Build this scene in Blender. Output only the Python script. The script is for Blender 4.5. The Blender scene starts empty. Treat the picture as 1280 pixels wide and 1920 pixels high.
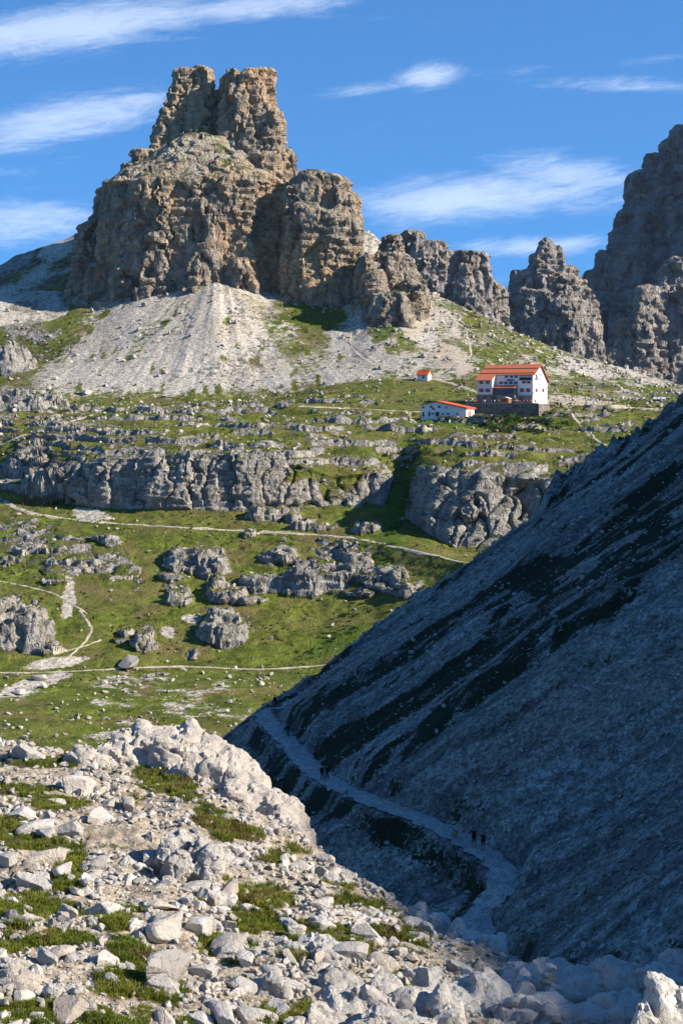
import bpy, bmesh, math, random
import numpy as np
from math import radians as rad

# ------------------------------------------------------------------ scene, camera, light
scene = bpy.context.scene
COL = scene.collection
rng = np.random.default_rng(7)
random.seed(7)

FPX, CX, HY = 3040.0, 640.0, 760.0          # focal length, centre column, horizon row of the 1280x1920 frame
SUN_EL, SUN_AZ = rad(30.0), rad(14.0)       # sun to the right, 14 degrees towards the viewer

cam_d = bpy.data.cameras.new('camera')
cam = bpy.data.objects.new('camera', cam_d)
COL.objects.link(cam)
cam.location = (0, 0, 0)
cam.rotation_euler = (rad(90), 0, 0)
cam_d.sensor_width = 36.0
cam_d.lens = FPX / 1920 * 36.0
cam_d.shift_y = -(960 - HY) / 1920
cam_d.clip_start = 0.5
cam_d.clip_end = 60000
scene.camera = cam

S = (math.cos(SUN_EL) * math.cos(SUN_AZ), -math.cos(SUN_EL) * math.sin(SUN_AZ), math.sin(SUN_EL))
sun_d = bpy.data.lights.new('sun', 'SUN')
sun_d.energy = 5.0
sun_d.angle = rad(0.5)
sun_d.color = (1.0, 0.91, 0.78)
sun = bpy.data.objects.new('sun', sun_d)
COL.objects.link(sun)
from mathutils import Vector
sun.rotation_euler = Vector(S).to_track_quat('Z', 'Y').to_euler()
sun.location = (300, -200, 250)

vs = scene.view_settings
vs.view_transform = 'Standard'
vs.look = 'None'
vs.exposure = 0.92
vs.gamma = 1.0
vs.use_curve_mapping = False
scene.cycles.max_bounces = 6
scene.cycles.diffuse_bounces = 3
scene.cycles.volume_bounces = 1


# node helpers ------------------------------------------------------
class NT:
    def __init__(s, nt):
        s.nt = nt
        s.n = nt.nodes
        s.l = nt.links

    def new(s, t, **kw):
        nd = s.n.new(t)
        for k, v in kw.items():
            setattr(nd, k, v)
        return nd

    def put(s, sock, v):
        if isinstance(v, bpy.types.NodeSocket):
            s.l.new(v, sock)
        elif v is not None:
            if hasattr(sock, 'default_value') and isinstance(v, (tuple, list)) and sock.type == 'RGBA' and len(v) == 3:
                v = (*v, 1)
            sock.default_value = v

    def math(s, op, a, b=None, c=None, clamp=False):
        nd = s.new('ShaderNodeMath', operation=op, use_clamp=clamp)
        s.put(nd.inputs[0], a)
        if b is not None: s.put(nd.inputs[1], b)
        if c is not None: s.put(nd.inputs[2], c)
        return nd.outputs[0]

    def vmath(s, op, a, b=None):
        nd = s.new('ShaderNodeVectorMath', operation=op)
        s.put(nd.inputs[0], a)
        if b is not None: s.put(nd.inputs[1], b)
        return nd.outputs[0]

    def noise(s, vec, scale=1.0, detail=4, rough=0.55, lac=2.0, dist=0.0, col=False):
        nd = s.new('ShaderNodeTexNoise')
        s.put(nd.inputs['Vector'], vec)
        nd.inputs['Scale'].default_value = scale
        nd.inputs['Detail'].default_value = detail
        nd.inputs['Roughness'].default_value = rough
        nd.inputs['Lacunarity'].default_value = lac
        nd.inputs['Distortion'].default_value = dist
        return nd.outputs['Color' if col else 'Fac']

    def voro(s, vec, scale=1.0, feature='F1', out='Distance', rnd=1.0):
        nd = s.new('ShaderNodeTexVoronoi', feature=feature)
        s.put(nd.inputs['Vector'], vec)
        nd.inputs['Scale'].default_value = scale
        nd.inputs['Randomness'].default_value = rnd
        return nd.outputs[out]

    def mapr(s, v, a, b, c=0.0, d=1.0, smooth=True):
        nd = s.new('ShaderNodeMapRange', interpolation_type='SMOOTHSTEP' if smooth else 'LINEAR', clamp=True)
        s.put(nd.inputs[0], v)
        for i, q in enumerate((a, b, c, d)):
            s.put(nd.inputs[i + 1], q)
        return nd.outputs[0]

    def mix(s, f, a, b, mode='MIX'):
        nd = s.new('ShaderNodeMix', data_type='RGBA', blend_type=mode)
        s.put(nd.inputs[0], f)
        s.put(nd.inputs[6], a)
        s.put(nd.inputs[7], b)
        return nd.outputs[2]

    def scalev(s, vec, sc, rot=None):
        nd = s.new('ShaderNodeMapping')
        s.put(nd.inputs[0], vec)
        nd.inputs['Scale'].default_value = sc
        if rot: nd.inputs['Rotation'].default_value = rot
        return nd.outputs[0]

    def bump(s, h, strength=1.0, dist=1.0, normal=None):
        nd = s.new('ShaderNodeBump')
        nd.inputs['Strength'].default_value = strength
        nd.inputs['Distance'].default_value = dist
        s.put(nd.inputs['Height'], h)
        if normal is not None: s.put(nd.inputs['Normal'], normal)
        return nd.outputs[0]


def new_mat(name):
    m = bpy.data.materials.new(name)
    m.use_nodes = True
    t = NT(m.node_tree)
    b = t.n['Principled BSDF']
    b.inputs['Roughness'].default_value = 0.9
    b.inputs['Specular IOR Level'].default_value = 0.15
    return m, t, b


# ------------------------------------------------------------------ sky with thin cirrus
world = bpy.data.worlds.new('World')
scene.world = world
world.use_nodes = True
w = NT(world.node_tree)
w.n.clear()
SKY_STRENGTH = 0.10
SKY_TINT = (0.40, 0.86, 1.20)
out = w.new('ShaderNodeOutputWorld')
sky = w.new('ShaderNodeTexSky', sky_type='NISHITA')
sky.sun_disc = False
sky.sun_elevation = SUN_EL
sky.sun_rotation = rad(90) + SUN_AZ
sky.altitude = 2400
sky.air_density = 1.15
sky.dust_density = 0.25
sky.ozone_density = 2.2
bg = w.new('ShaderNodeBackground')
tc = w.new('ShaderNodeTexCoord').outputs['Generated']
lift = w.new('ShaderNodeVectorMath', operation='NORMALIZE')      # high-mountain air: the pale horizon band lies below eye level
w.l.new(w.vmath('ADD', tc, (0, 0, 0.20)), lift.inputs[0])
w.l.new(lift.outputs[0], sky.inputs[0])
w.l.new(w.mix(1.0, sky.outputs[0], SKY_TINT, 'MULTIPLY'), bg.inputs[0])
bg.inputs[1].default_value = SKY_STRENGTH
sep = w.new('ShaderNodeSeparateXYZ')
w.l.new(tc, sep.inputs[0])
az = w.math('ARCTAN2', sep.outputs[0], sep.outputs[1])
hyp = w.math('SQRT', w.math('ADD', w.math('POWER', sep.outputs[0], 2.0), w.math('POWER', sep.outputs[1], 2.0)))
el = w.math('ARCTAN2', sep.outputs[2], hyp)
# cirrus banks: azimuth / elevation of the centre, half length, half height, tilt, strength
CLOUDS = [(130, 62, 300, 40, -9, 1.0), (470, 15, 210, 26, -7, .8), (100, 238, 190, 40, -13, .95), (250, 195, 90, 18, -8, .6),
          (60, 420, 170, 42, -6, .75), (20, 330, 90, 12, 0, .35), (900, 372, 300, 42, -5, .95), (1060, 330, 130, 34, 4, .95),
          (805, 146, 60, 24, -8, 1.0), (720, 165, 130, 12, -6, .55), (1170, 168, 170, 14, 2, .6), (930, 140, 120, 12, -4, .35),
          (1010, 464, 170, 20, -2, .8), (1240, 122, 70, 8, -4, .4), (620, 30, 160, 12, 4, .35)]
cov = None
for (px, py, a, b, tilt, amp) in CLOUDS:
    ca, ce = math.atan((px - CX) / FPX), math.atan((HY - py) / FPX)
    c_, s_ = math.cos(rad(-tilt)), math.sin(rad(-tilt))
    du, dv = w.math('SUBTRACT', az, ca), w.math('SUBTRACT', el, ce)
    u = w.math('ADD', w.math('MULTIPLY', du, c_ / (a / FPX)), w.math('MULTIPLY', dv, s_ / (a / FPX)))
    v = w.math('SUBTRACT', w.math('MULTIPLY', dv, c_ / (b / FPX)), w.math('MULTIPLY', du, s_ / (b / FPX)))
    r2 = w.math('MULTIPLY', w.math('ADD', w.math('MULTIPLY', u, u), w.math('MULTIPLY', v, v)), 0.75)
    g = w.math('MULTIPLY', w.math('EXPONENT', w.math('MULTIPLY', r2, -1.0)), amp)
    cov = g if cov is None else w.math('MAXIMUM', cov, g)
comb = w.new('ShaderNodeCombineXYZ')
w.l.new(az, comb.inputs[0])
w.l.new(w.math('ADD', el, w.math('MULTIPLY', az, -0.13)), comb.inputs[1])
st = w.scalev(comb.outputs[0], (1.0, 4.5, 1.0))
n1 = w.noise(st, 11.0, 9, 0.62, dist=0.9)
n2 = w.noise(w.scalev(comb.outputs[0], (1, 5, 1)), 46.0, 9, 0.72, dist=1.4)
nn = w.math('ADD', w.math('MULTIPLY', n1, 0.60), w.math('MULTIPLY', n2, 0.40))
base = w.math('ADD', w.math('MULTIPLY', cov, 0.50), nn)
dens = w.mapr(base, 0.60, 1.06)
wisps = w.math('MULTIPLY', w.mapr(nn, 0.56, 0.8), 0.25)
dens = w.math('MAXIMUM', dens, wisps)
dens = w.math('MULTIPLY', dens, w.mapr(el, 0.0, 0.05))
dens = w.math('MULTIPLY', dens, 0.44)
bg2 = w.new('ShaderNodeBackground')
bg2.inputs[0].default_value = (0.80, 0.87, 0.97, 1)
bg2.inputs[1].default_value = 0.82
mx = w.new('ShaderNodeMixShader')
w.l.new(dens, mx.inputs[0])
w.l.new(bg.outputs[0], mx.inputs[1])
w.l.new(bg2.outputs[0], mx.inputs[2])
w.l.new(mx.outputs[0], out.inputs[0])


# ------------------------------------------------------------------ numeric helpers
def P(px, py, d):
    return np.array([(px - CX) / FPX * d, d, -(py - HY) / FPX * d])


_T = rng.random((64, 64, 64)).astype(np.float32) * 2 - 1


def vnoise(x, y, z):
    xi, yi, zi = np.floor(x), np.floor(y), np.floor(z)
    fx, fy, fz = (x - xi).astype(np.float32), (y - yi).astype(np.float32), (z - zi).astype(np.float32)
    xi, yi, zi = xi.astype(np.int32) & 63, yi.astype(np.int32) & 63, zi.astype(np.int32) & 63
    x1, y1, z1 = (xi + 1) & 63, (yi + 1) & 63, (zi + 1) & 63
    fx = fx * fx * fx * (fx * (fx * 6 - 15) + 10)
    fy = fy * fy * fy * (fy * (fy * 6 - 15) + 10)
    fz = fz * fz * fz * (fz * (fz * 6 - 15) + 10)
    a = _T[xi, yi, zi] * (1 - fx) + _T[x1, yi, zi] * fx
    b = _T[xi, y1, zi] * (1 - fx) + _T[x1, y1, zi] * fx
    c = _T[xi, yi, z1] * (1 - fx) + _T[x1, yi, z1] * fx
    d = _T[xi, y1, z1] * (1 - fx) + _T[x1, y1, z1] * fx
    a = a * (1 - fy) + b * fy
    c = c * (1 - fy) + d * fy
    return a * (1 - fz) + c * fz


def fbm(x, y, z, o=4, g=0.5, ridged=False, seed=0.0):
    s, a, t = 0, 1.0, 0
    for i in range(o):
        f = 2.03 ** i
        n = vnoise(x * f + 13.7 * i + seed, y * f + 7.3 * i + seed * 1.7, z * f + 3.1 * i - seed)
        if ridged: n = 1 - 2 * np.abs(n)
        s = s + n * a
        t += a
        a *= g
    return s / t


def cells(x, y, z, seed=0.0):
    """cell noise: random value of the nearest cell and distance to the border between cells"""
    x, y, z = x + seed, y + seed * 1.3, z - seed
    xi, yi, zi = np.floor(x).astype(np.int32), np.floor(y).astype(np.int32), np.floor(z).astype(np.int32)
    b1 = np.full(x.shape, 9.0, np.float32); b2 = np.full(x.shape, 9.0, np.float32); val = np.zeros(x.shape, np.float32)
    for i in (-1, 0, 1):
        for j in (-1, 0, 1):
            for k in (-1, 0, 1):
                a, b, c = (xi + i), (yi + j), (zi + k)
                A, B, C = a & 63, b & 63, c & 63
                px = a + 0.5 + 0.42 * _T[A, B, C]
                py = b + 0.5 + 0.42 * _T[B, C, A]
                pz = c + 0.5 + 0.42 * _T[C, A, B]
                d = ((px - x) ** 2 + (py - y) ** 2 + (pz - z) ** 2).astype(np.float32)
                m = d < b1
                b2 = np.where(m, b1, np.minimum(b2, d))
                b1 = np.where(m, d, b1)
                val = np.where(m, _T[(A + 17) & 63, (B + 31) & 63, (C + 5) & 63], val)
    return val, np.sqrt(b2) - np.sqrt(b1)


def sstep(a, b, x):
    t = np.clip((x - a) / (b - a), 0, 1)
    return t * t * (3 - 2 * t)


def smin(a, b, k):
    h = np.clip(0.5 + 0.5 * (b - a) / k, 0, 1)
    return b * (1 - h) + a * h - k * h * (1 - h)


def smax(a, b, k):
    return -smin(-a, -b, k)


def mesh_np(name, V, Fc, mats=(), smooth=True, attrs=None, sharp=None):
    me = bpy.data.meshes.new(name)
    V = np.ascontiguousarray(V, np.float32)
    Fc = np.ascontiguousarray(Fc, np.int32)
    n, k = Fc.shape
    me.vertices.add(len(V))
    me.vertices.foreach_set('co', V.ravel())
    me.loops.add(n * k)
    me.loops.foreach_set('vertex_index', Fc.ravel())
    me.polygons.add(n)
    me.polygons.foreach_set('loop_start', np.arange(0, n * k, k, dtype=np.int32))
    me.update(calc_edges=True)
    me.polygons.foreach_set('use_smooth', np.full(n, smooth, dtype=bool))
    if attrs:
        for an, av in attrs.items():
            at = me.attributes.new(an, 'FLOAT', 'POINT')
            at.data.foreach_set('value', np.ascontiguousarray(av, np.float32).ravel())
    for m in mats: me.materials.append(m)
    if sharp: me.set_sharp_from_angle(angle=rad(sharp))
    return me


def link(name, me, parent=None, **props):
    o = bpy.data.objects.new(name, me)
    COL.objects.link(o)
    if parent is not None: o.parent = parent
    for k, v in props.items(): o[k] = v
    return o


def grid_faces(nr, nc):
    i = np.arange(nr * nc).reshape(nr, nc)
    return np.stack([i[:-1, :-1], i[:-1, 1:], i[1:, 1:], i[1:, :-1]], -1).reshape(-1, 4)


def grid_normals(G):
    du = np.gradient(G, axis=1)
    dv = np.gradient(G, axis=0)
    n = np.cross(du, dv)
    n /= np.linalg.norm(n, axis=2, keepdims=True) + 1e-9
    return n


def vert_normals(V, Fc):
    a, b, c = V[Fc[:, 0]], V[Fc[:, 1]], V[Fc[:, 2]]
    if Fc.shape[1] == 4:
        d = V[Fc[:, 3]]
        fn = np.cross(c - a, d - b)
    else:
        fn = np.cross(b - a, c - a)
    N = np.zeros_like(V)
    for k in range(Fc.shape[1]):
        for ax in range(3):
            N[:, ax] += np.bincount(Fc[:, k], fn[:, ax], len(V))
    return N / (np.linalg.norm(N, axis=1, keepdims=True) + 1e-9)


def surface_nets(Fv, origin, h):
    """isosurface of Fv (inside negative) on a regular grid -> vertices, quads"""
    nx, ny, nz = Fv.shape
    sg = Fv < 0
    cs = np.zeros((nx - 1, ny - 1, nz - 1), np.int8)
    for a in (0, 1):
        for b in (0, 1):
            for c in (0, 1):
                cs += sg[a:nx - 1 + a, b:ny - 1 + b, c:nz - 1 + c]
    act = np.argwhere((cs > 0) & (cs < 8))
    idx = np.full(cs.shape, -1, np.int32)
    idx[tuple(act.T)] = np.arange(len(act))
    acc = np.zeros((len(act), 3))
    cnt = np.zeros(len(act))
    cor = [(a, b, c) for a in (0, 1) for b in (0, 1) for c in (0, 1)]
    val = {q: Fv[act[:, 0] + q[0], act[:, 1] + q[1], act[:, 2] + q[2]].astype(np.float64) for q in cor}
    for q in cor:
        for ax in range(3):
            if q[ax] == 0:
                r = list(q); r[ax] = 1; r = tuple(r)
                v0, v1 = val[q], val[r]
                m = (v0 < 0) != (v1 < 0)
                t = np.where(m, v0 / np.where(m, v0 - v1, 1), 0)
                p = np.tile(np.array(q, float), (len(act), 1))
                p[:, ax] += t
                acc[m] += p[m]
                cnt[m] += 1
    V = (act + acc / cnt[:, None]) * h + np.array(origin)
    quads = []
    for ax in range(3):
        s0 = [slice(None)] * 3; s1 = [slice(None)] * 3
        s0[ax] = slice(0, -1); s1[ax] = slice(1, None)
        a, b = sg[tuple(s0)], sg[tuple(s1)]
        e = np.argwhere(a != b)
        fl = a[tuple(e.T)]
        u, v = [(1, 2), (2, 0), (0, 1)][ax]
        ok = (e[:, u] > 0) & (e[:, v] > 0) & (e[:, u] < Fv.shape[u] - 1) & (e[:, v] < Fv.shape[v] - 1)
        e, fl = e[ok], fl[ok]
        def cell(du, dv):
            q = e.copy(); q[:, u] += du; q[:, v] += dv
            return idx[tuple(q.T)]
        qd = np.stack([cell(-1, -1), cell(0, -1), cell(0, 0), cell(-1, 0)], 1)
        qd[~fl] = qd[~fl][:, ::-1]
        quads.append(qd)
    return V, np.concatenate(quads)
# ------------------------------------------------------------------ materials of the terrain
def hsv_var(t, col, n, lo, hi):
    """brightness variation of a colour by a noise"""
    f = t.mapr(n, 0.25, 0.75, lo, hi, smooth=False)
    nd = t.new('ShaderNodeVectorMath', operation='SCALE')
    t.put(nd.inputs[0], col)
    t.put(nd.inputs[3], f)
    return nd.outputs[0]


def rock_nodes(t, pos, sc, light, dark, warm, warm_amt=0.5, strata=0.35, streak=0.5):
    """dolomite: pale grey, ochre patches, grey vertical stains, thin bedding; returns colour and bump height"""
    big = t.noise(t.vmath('SCALE', pos), 1.0) if False else t.noise(pos, 0.022 / sc, 3, 0.55)
    med = t.noise(pos, 0.16 / sc, 6, 0.62)
    fine = t.noise(pos, 0.9 / sc, 6, 0.68)
    stv = t.scalev(pos, (1, 1, 0.10))
    stn = t.noise(stv, 0.30 / sc, 5, 0.6)
    bed = t.noise(t.scalev(pos, (0.05, 0.05, 1.0)), 0.42 / sc, 4, 0.62, dist=0.5)
    col = t.mix(t.mapr(med, 0.30, 0.72), dark, light)
    w_ = t.math('MULTIPLY', t.mapr(t.math('ADD', t.math('MULTIPLY', big, 0.55), t.math('MULTIPLY', stn, 0.45)), 0.47, 0.60), warm_amt)
    col = t.mix(w_, col, warm)
    col = t.mix(t.math('MULTIPLY', t.mapr(stn, 0.52, 0.72), streak), col, dark)
    col = t.mix(t.math('MULTIPLY', t.mapr(bed, 0.55, 0.66), strata), col, dark)
    col = hsv_var(t, col, fine, 0.72, 1.25)
    crack = t.voro(t.vmath('ADD', t.scalev(pos, (1, 1, 0.45)), t.vmath('MULTIPLY', t.noise(pos, 0.3 / sc, 3, 0.6, col=True), (3 * sc, 3 * sc, 3 * sc))), 0.22 / sc, 'DISTANCE_TO_EDGE')
    h = t.math('ADD', t.math('MULTIPLY', med, 1.0), t.math('MULTIPLY', fine, 0.7))
    h = t.math('ADD', h, t.math('MULTIPLY', t.mapr(crack, 0.0, 0.10), 0.5))
    h = t.math('ADD', h, t.math('MULTIPLY', bed, 1.3 * strata / 0.35))
    h = t.math('ADD', h, t.math('MULTIPLY', stn, 1.2))
    return col, h


def attr(t, name):
    nd = t.new('ShaderNodeAttribute')
    nd.attribute_name = name
    return nd.outputs['Fac']


def rock_mat(name, sc, light, dark, warm, warm_amt=0.5, strata=0.35, streak=0.5, bump=1.0, green=False):
    m, t, b = new_mat(name)
    pos = t.new('ShaderNodeNewGeometry').outputs['Position']
    col, h = rock_nodes(t, pos, sc, light, dark, warm, warm_amt, strata, streak)
    if green:
        gn = t.noise(pos, 0.5 / sc, 5, 0.6)
        g = t.mapr(t.math('ADD', attr(t, 'grass'), t.math('MULTIPLY', t.math('SUBTRACT', gn, 0.5), 1.6)), 0.42, 0.58)
        gc = t.mix(t.mapr(t.noise(pos, 1.2 / sc, 4, 0.6), 0.35, 0.65), (0.060, 0.075, 0.020), (0.15, 0.15, 0.060))
        col = t.mix(g, col, gc)
        s_ = t.mapr(attr(t, 'scree'), 0.35, 0.65)
        sc_c = hsv_var(t, (0.40, 0.35, 0.26), t.noise(pos, 1.4 / sc, 5, 0.7), 0.7, 1.2)
        col = t.mix(s_, col, sc_c)
    t.put(b.inputs['Base Color'], col)
    t.put(b.inputs['Normal'], t.bump(h, bump, 1.6 * sc))
    return m


M_TOB = rock_mat('dolomite_tower', 1.0, (0.43, 0.355, 0.265), (0.165, 0.138, 0.11), (0.50, 0.335, 0.18), 0.70, 0.40, 0.50, 1.0, green=True)
M_CRAG = rock_mat('dolomite_grey', 1.5, (0.40, 0.36, 0.32), (0.16, 0.145, 0.13), (0.44, 0.33, 0.23), 0.45, 0.3, 0.5, 1.0)
M_FAR = rock_mat('dolomite_far', 2.2, (0.33, 0.30, 0.28), (0.13, 0.12, 0.115), (0.38, 0.28, 0.21), 0.35, 0.4, 0.5, 1.0)


def terrain_mat():
    """alpine meadow over limestone: masks (rock, scree, lush, soil) are stored on the vertices"""
    m, t, b = new_mat('alpine_terrain')
    pos = t.new('ShaderNodeNewGeometry').outputs['Position']
    rc, rh = rock_nodes(t, pos, 0.55, (0.44, 0.41, 0.36), (0.17, 0.16, 0.14), (0.46, 0.38, 0.28), 0.35, 0.3, 0.45)
    n_a = t.noise(pos, 0.035, 5, 0.6)
    n_b = t.noise(pos, 0.30, 6, 0.65)
    n_c = t.noise(pos, 1.6, 4, 0.65)
    # grass
    g1 = t.mix(t.mapr(n_b, 0.32, 0.68), (0.064, 0.083, 0.010), (0.148, 0.172, 0.023))
    g1 = t.mix(t.math('MULTIPLY', t.mapr(n_a, 0.45, 0.65), 0.6), g1, (0.175, 0.145, 0.048))
    g1 = t.mix(t.math('MULTIPLY', t.mapr(n_c, 0.50, 0.72), 0.7), g1, (0.030, 0.042, 0.008))
    n_d = t.noise(pos, 0.11, 5, 0.65)
    g1 = hsv_var(t, g1, n_d, 0.55, 1.45)
    g1 = t.mix(t.math('MULTIPLY', t.mapr(t.noise(pos, 0.075, 4, 0.6), 0.53, 0.62), 0.55), g1, (0.165, 0.120, 0.050))
    lush = t.mapr(t.math('ADD', attr(t, 'lush'), t.math('MULTIPLY', t.math('SUBTRACT', n_b, 0.5), 0.8)), 0.35, 0.65)
    g1 = t.mix(lush, g1, t.mix(t.mapr(n_c, 0.4, 0.6), (0.040, 0.075, 0.008), (0.095, 0.145, 0.016)))
    # scree: sheets of pale pebbles
    v1 = t.voro(pos, 1.3, 'F1', 'Color')
    sv = t.new('ShaderNodeSeparateColor')
    t.l.new(v1, sv.inputs[0])
    scree = hsv_var(t, t.mix(t.mapr(n_a, 0.3, 0.7), (0.56, 0.51, 0.43), (0.47, 0.41, 0.325)), sv.outputs[0], 0.62, 1.12)
    scree = hsv_var(t, scree, t.noise(pos, 0.45, 6, 0.7), 0.75, 1.2)
    soil = t.mix(t.mapr(n_b, 0.3, 0.7), (0.40, 0.32, 0.22), (0.52, 0.46, 0.36))
    fuzz = t.math('SUBTRACT', t.math('ADD', t.math('MULTIPLY', n_b, 0.6), t.math('MULTIPLY', n_c, 0.4)), 0.5)
    rk = t.mapr(t.math('ADD', attr(t, 'rock'), t.math('MULTIPLY', fuzz, 2.2)), 0.40, 0.60)
    sk = t.mapr(t.math('ADD', attr(t, 'scree'), t.math('MULTIPLY', fuzz, 2.4)), 0.40, 0.60)
    ok = t.mapr(t.math('ADD', attr(t, 'soil'), t.math('MULTIPLY', fuzz, 2.0)), 0.40, 0.60)
    col = t.mix(sk, g1, scree)
    col = t.mix(ok, col, soil)
    col = t.mix(rk, col, rc)
    t.put(b.inputs['Base Color'], col)
    hg = t.math('ADD', t.math('MULTIPLY', n_b, 0.9), t.math('MULTIPLY', n_c, 0.55))
    hs = t.math('ADD', t.math('MULTIPLY', sv.outputs[0], 0.5), t.math('MULTIPLY', n_c, 0.5))
    h = t.math('ADD', t.math('MULTIPLY', rh, rk), t.math('MULTIPLY', t.mix(sk, hg, hs), t.math('SUBTRACT', 1.0, rk)))
    t.put(b.inputs['Normal'], t.bump(h, 1.0, 0.9))
    return m


M_TERR = terrain_mat()

# ------------------------------------------------------------------ valley, terraces and slopes: layered profiles
# every layer is a line across the valley: column -> (row of the photograph, distance in metres)
LAY = {
    'near': [(-300, 1500, 300), (1600, 1500, 300)],
    'floor': [(-300, 1400, 372), (1600, 1400, 372)],
    'low_trail': [(-300, 1262, 436), (0, 1262, 440), (300, 1252, 446), (600, 1250, 446), (800, 1240, 440), (1600, 1230, 430)],
    'mid_trail': [(-300, 915, 620), (0, 944, 590), (100, 968, 568), (200, 981, 556), (300, 987, 550), (450, 994, 545), (600, 1003, 535), (700, 1018, 517), (780, 1036, 497), (870, 1056, 476), (1000, 1075, 460), (1600, 1100, 440)],
    'cliff_foot': [(-300, 880, 650), (0, 905, 626), (70, 925, 606), (110, 945, 586), (200, 955, 573), (300, 958, 566), (450, 962, 561), (560, 958, 560), (620, 950, 562), (690, 946, 566), (735, 960, 560), (775, 985, 545), (800, 1005, 526), (850, 1030, 512), (1000, 1034, 508), (1600, 1040, 500)],
    'cliff_top': [(-300, 865, 660), (0, 885, 636), (70, 890, 616), (110, 880, 592), (200, 856, 581), (300, 852, 574), (450, 855, 569), (560, 868, 569), (620, 890, 570), (690, 882, 574), (735, 890, 585), (765, 880, 596), (785, 880, 560), (810, 884, 537), (900, 886, 526), (1000, 892, 522), (1600, 905, 512)],
    'bench': [(-300, 800, 690), (0, 812, 668), (150, 815, 640), (300, 815, 632), (500, 815, 632), (700, 815, 632), (1000, 820, 622), (1300, 825, 610), (1600, 830, 600)],
    'hut_front': [(-300, 776, 730), (0, 776, 712), (300, 774, 705), (600, 772, 700), (760, 778, 690), (880, 779, 688), (1020, 778, 688), (1100, 775, 690), (1250, 770, 690), (1600, 770, 690)],
    'hut_back': [(-300, 758, 800), (0, 757, 790), (150, 757, 790), (300, 753, 790), (450, 749, 790), (560, 738, 786), (640, 716, 786), (720, 706, 786), (800, 712, 772), (880, 738, 742), (960, 757, 722), (1060, 757, 720), (1150, 752, 730), (1250, 748, 730), (1600, 748, 730)],
    'scree_mid': [(-300, 690, 890), (0, 680, 885), (100, 672, 875), (250, 650, 862), (400, 636, 850), (500, 645, 855), (600, 650, 850), (660, 640, 850), (690, 606, 868), (740, 590, 874), (800, 615, 862), (900, 645, 838), (1030, 690, 808), (1100, 706, 800), (1250, 730, 785), (1600, 775, 760)],
    'slope_top': [(-300, 640, 905), (0, 612, 905), (95, 602, 912), (180, 565, 932), (250, 548, 925), (330, 545, 915), (400, 530, 910), (440, 535, 912), (500, 556, 914), (610, 578, 903), (654, 572, 905), (664, 556, 912), (676, 428, 966), (700, 436, 962), (740, 476, 950), (790, 540, 930), (840, 562, 915), (900, 590, 900), (960, 618, 888), (1030, 648, 876), (1100, 672, 860), (1180, 692, 846), (1250, 714, 830), (1320, 740, 815), (1600, 800, 780)],
    'back': [(-300, 552, 950), (0, 545, 952), (110, 545, 962), (200, 520, 1040), (400, 480, 1040), (640, 480, 1040), (690, 520, 1060), (800, 600, 1040), (1000, 700, 1010), (1250, 780, 960), (1600, 860, 900)],
}
SEGROWS = [30, 90, 200, 34, 72, 90, 90, 80, 90, 100, 26]
NC = 720
colpx = np.linspace(-230, 1510, NC)
names = list(LAY)
LD, LZ = [], []
for nme in names:
    a = np.array(LAY[nme], float)
    py = np.interp(colpx, a[:, 0], a[:, 1])
    d = np.interp(colpx, a[:, 0], a[:, 2])
    k = 9 if nme not in ('slope_top', 'back') else 3
    ker = np.hanning(k + 2)[1:-1]; ker /= ker.sum()
    py = np.convolve(np.pad(py, k // 2, 'edge'), ker, 'valid')
    d = np.convolve(np.pad(d, k // 2, 'edge'), ker, 'valid')
    LD.append(d)
    LZ.append(-(py - HY) / FPX * d)
LD, LZ = np.array(LD), np.array(LZ)
Rd, Rz, Rs, Rt = [], [], [], []
for k, n in enumerate(SEGROWS):
    for j in range(n + (k == len(SEGROWS) - 1)):
        t_ = j / n
        Rd.append(LD[k] * (1 - t_) + LD[k + 1] * t_)
        Rz.append(LZ[k] * (1 - t_) + LZ[k + 1] * t_)
        Rs.append(k); Rt.append(t_)
Rd, Rz = np.array(Rd), np.array(Rz)
Rs, Rt = np.array(Rs), np.array(Rt)
NR = len(Rs)
# soften the corners of the profile a little
for _ in range(3):
    Rz[1:-1] = 0.25 * Rz[:-2] + 0.5 * Rz[1:-1] + 0.25 * Rz[2:]
    Rd[1:-1] = 0.25 * Rd[:-2] + 0.5 * Rd[1:-1] + 0.25 * Rd[2:]
X = (colpx[None, :] - CX) / FPX * Rd
Y, Z = Rd.copy(), Rz.copy()
PX = np.tile(colpx, (NR, 1))
SEG = np.tile(Rs[:, None], (1, NC))
TT = np.tile(Rt[:, None], (1, NC))
PY0 = HY - Z / Y * FPX
ST = SEG + TT

n_big = fbm(X / 40, Y / 40, Z * 0, 4)
n_med = fbm(X / 9, Y / 9, Z / 9, 4, seed=5)
rock = np.zeros_like(X); scree = np.zeros_like(X); lush = np.zeros_like(X); soil = np.zeros_like(X)

# gentle relief of the meadows
open_ = sstep(0, 1, ST) * (1 - sstep(8.2, 9, ST))
Z += open_ * (0.9 * n_big + 0.45 * n_med) * np.where((SEG == 4) | (SEG == 7), 0.3, 1.0)


def blob(px, py, wx, wy, tilt=0.0, rough=0.55, seed=0.0):
    """soft patch on the ground given by where it lies; 1 inside, 0 outside, ragged edge"""
    c, s = math.cos(rad(tilt)), math.sin(rad(tilt))
    u = ((PX - px) * c + (PY0 - py) * s) / wx
    v = (-(PX - px) * s + (PY0 - py) * c) / wy
    r = np.sqrt(u * u + v * v)
    m = np.clip(1.35 - r, -1, 1)
    near = m > -0.8
    o = np.zeros_like(X)
    if near.any():
        o[near] = m[near] + rough * (fbm(X[near] / 7, Y[near] / 7, Z[near] / 7, 3, seed=seed) + 0.6 * n_med[near])
    return np.clip(o / 0.7, 0, 1)


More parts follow.
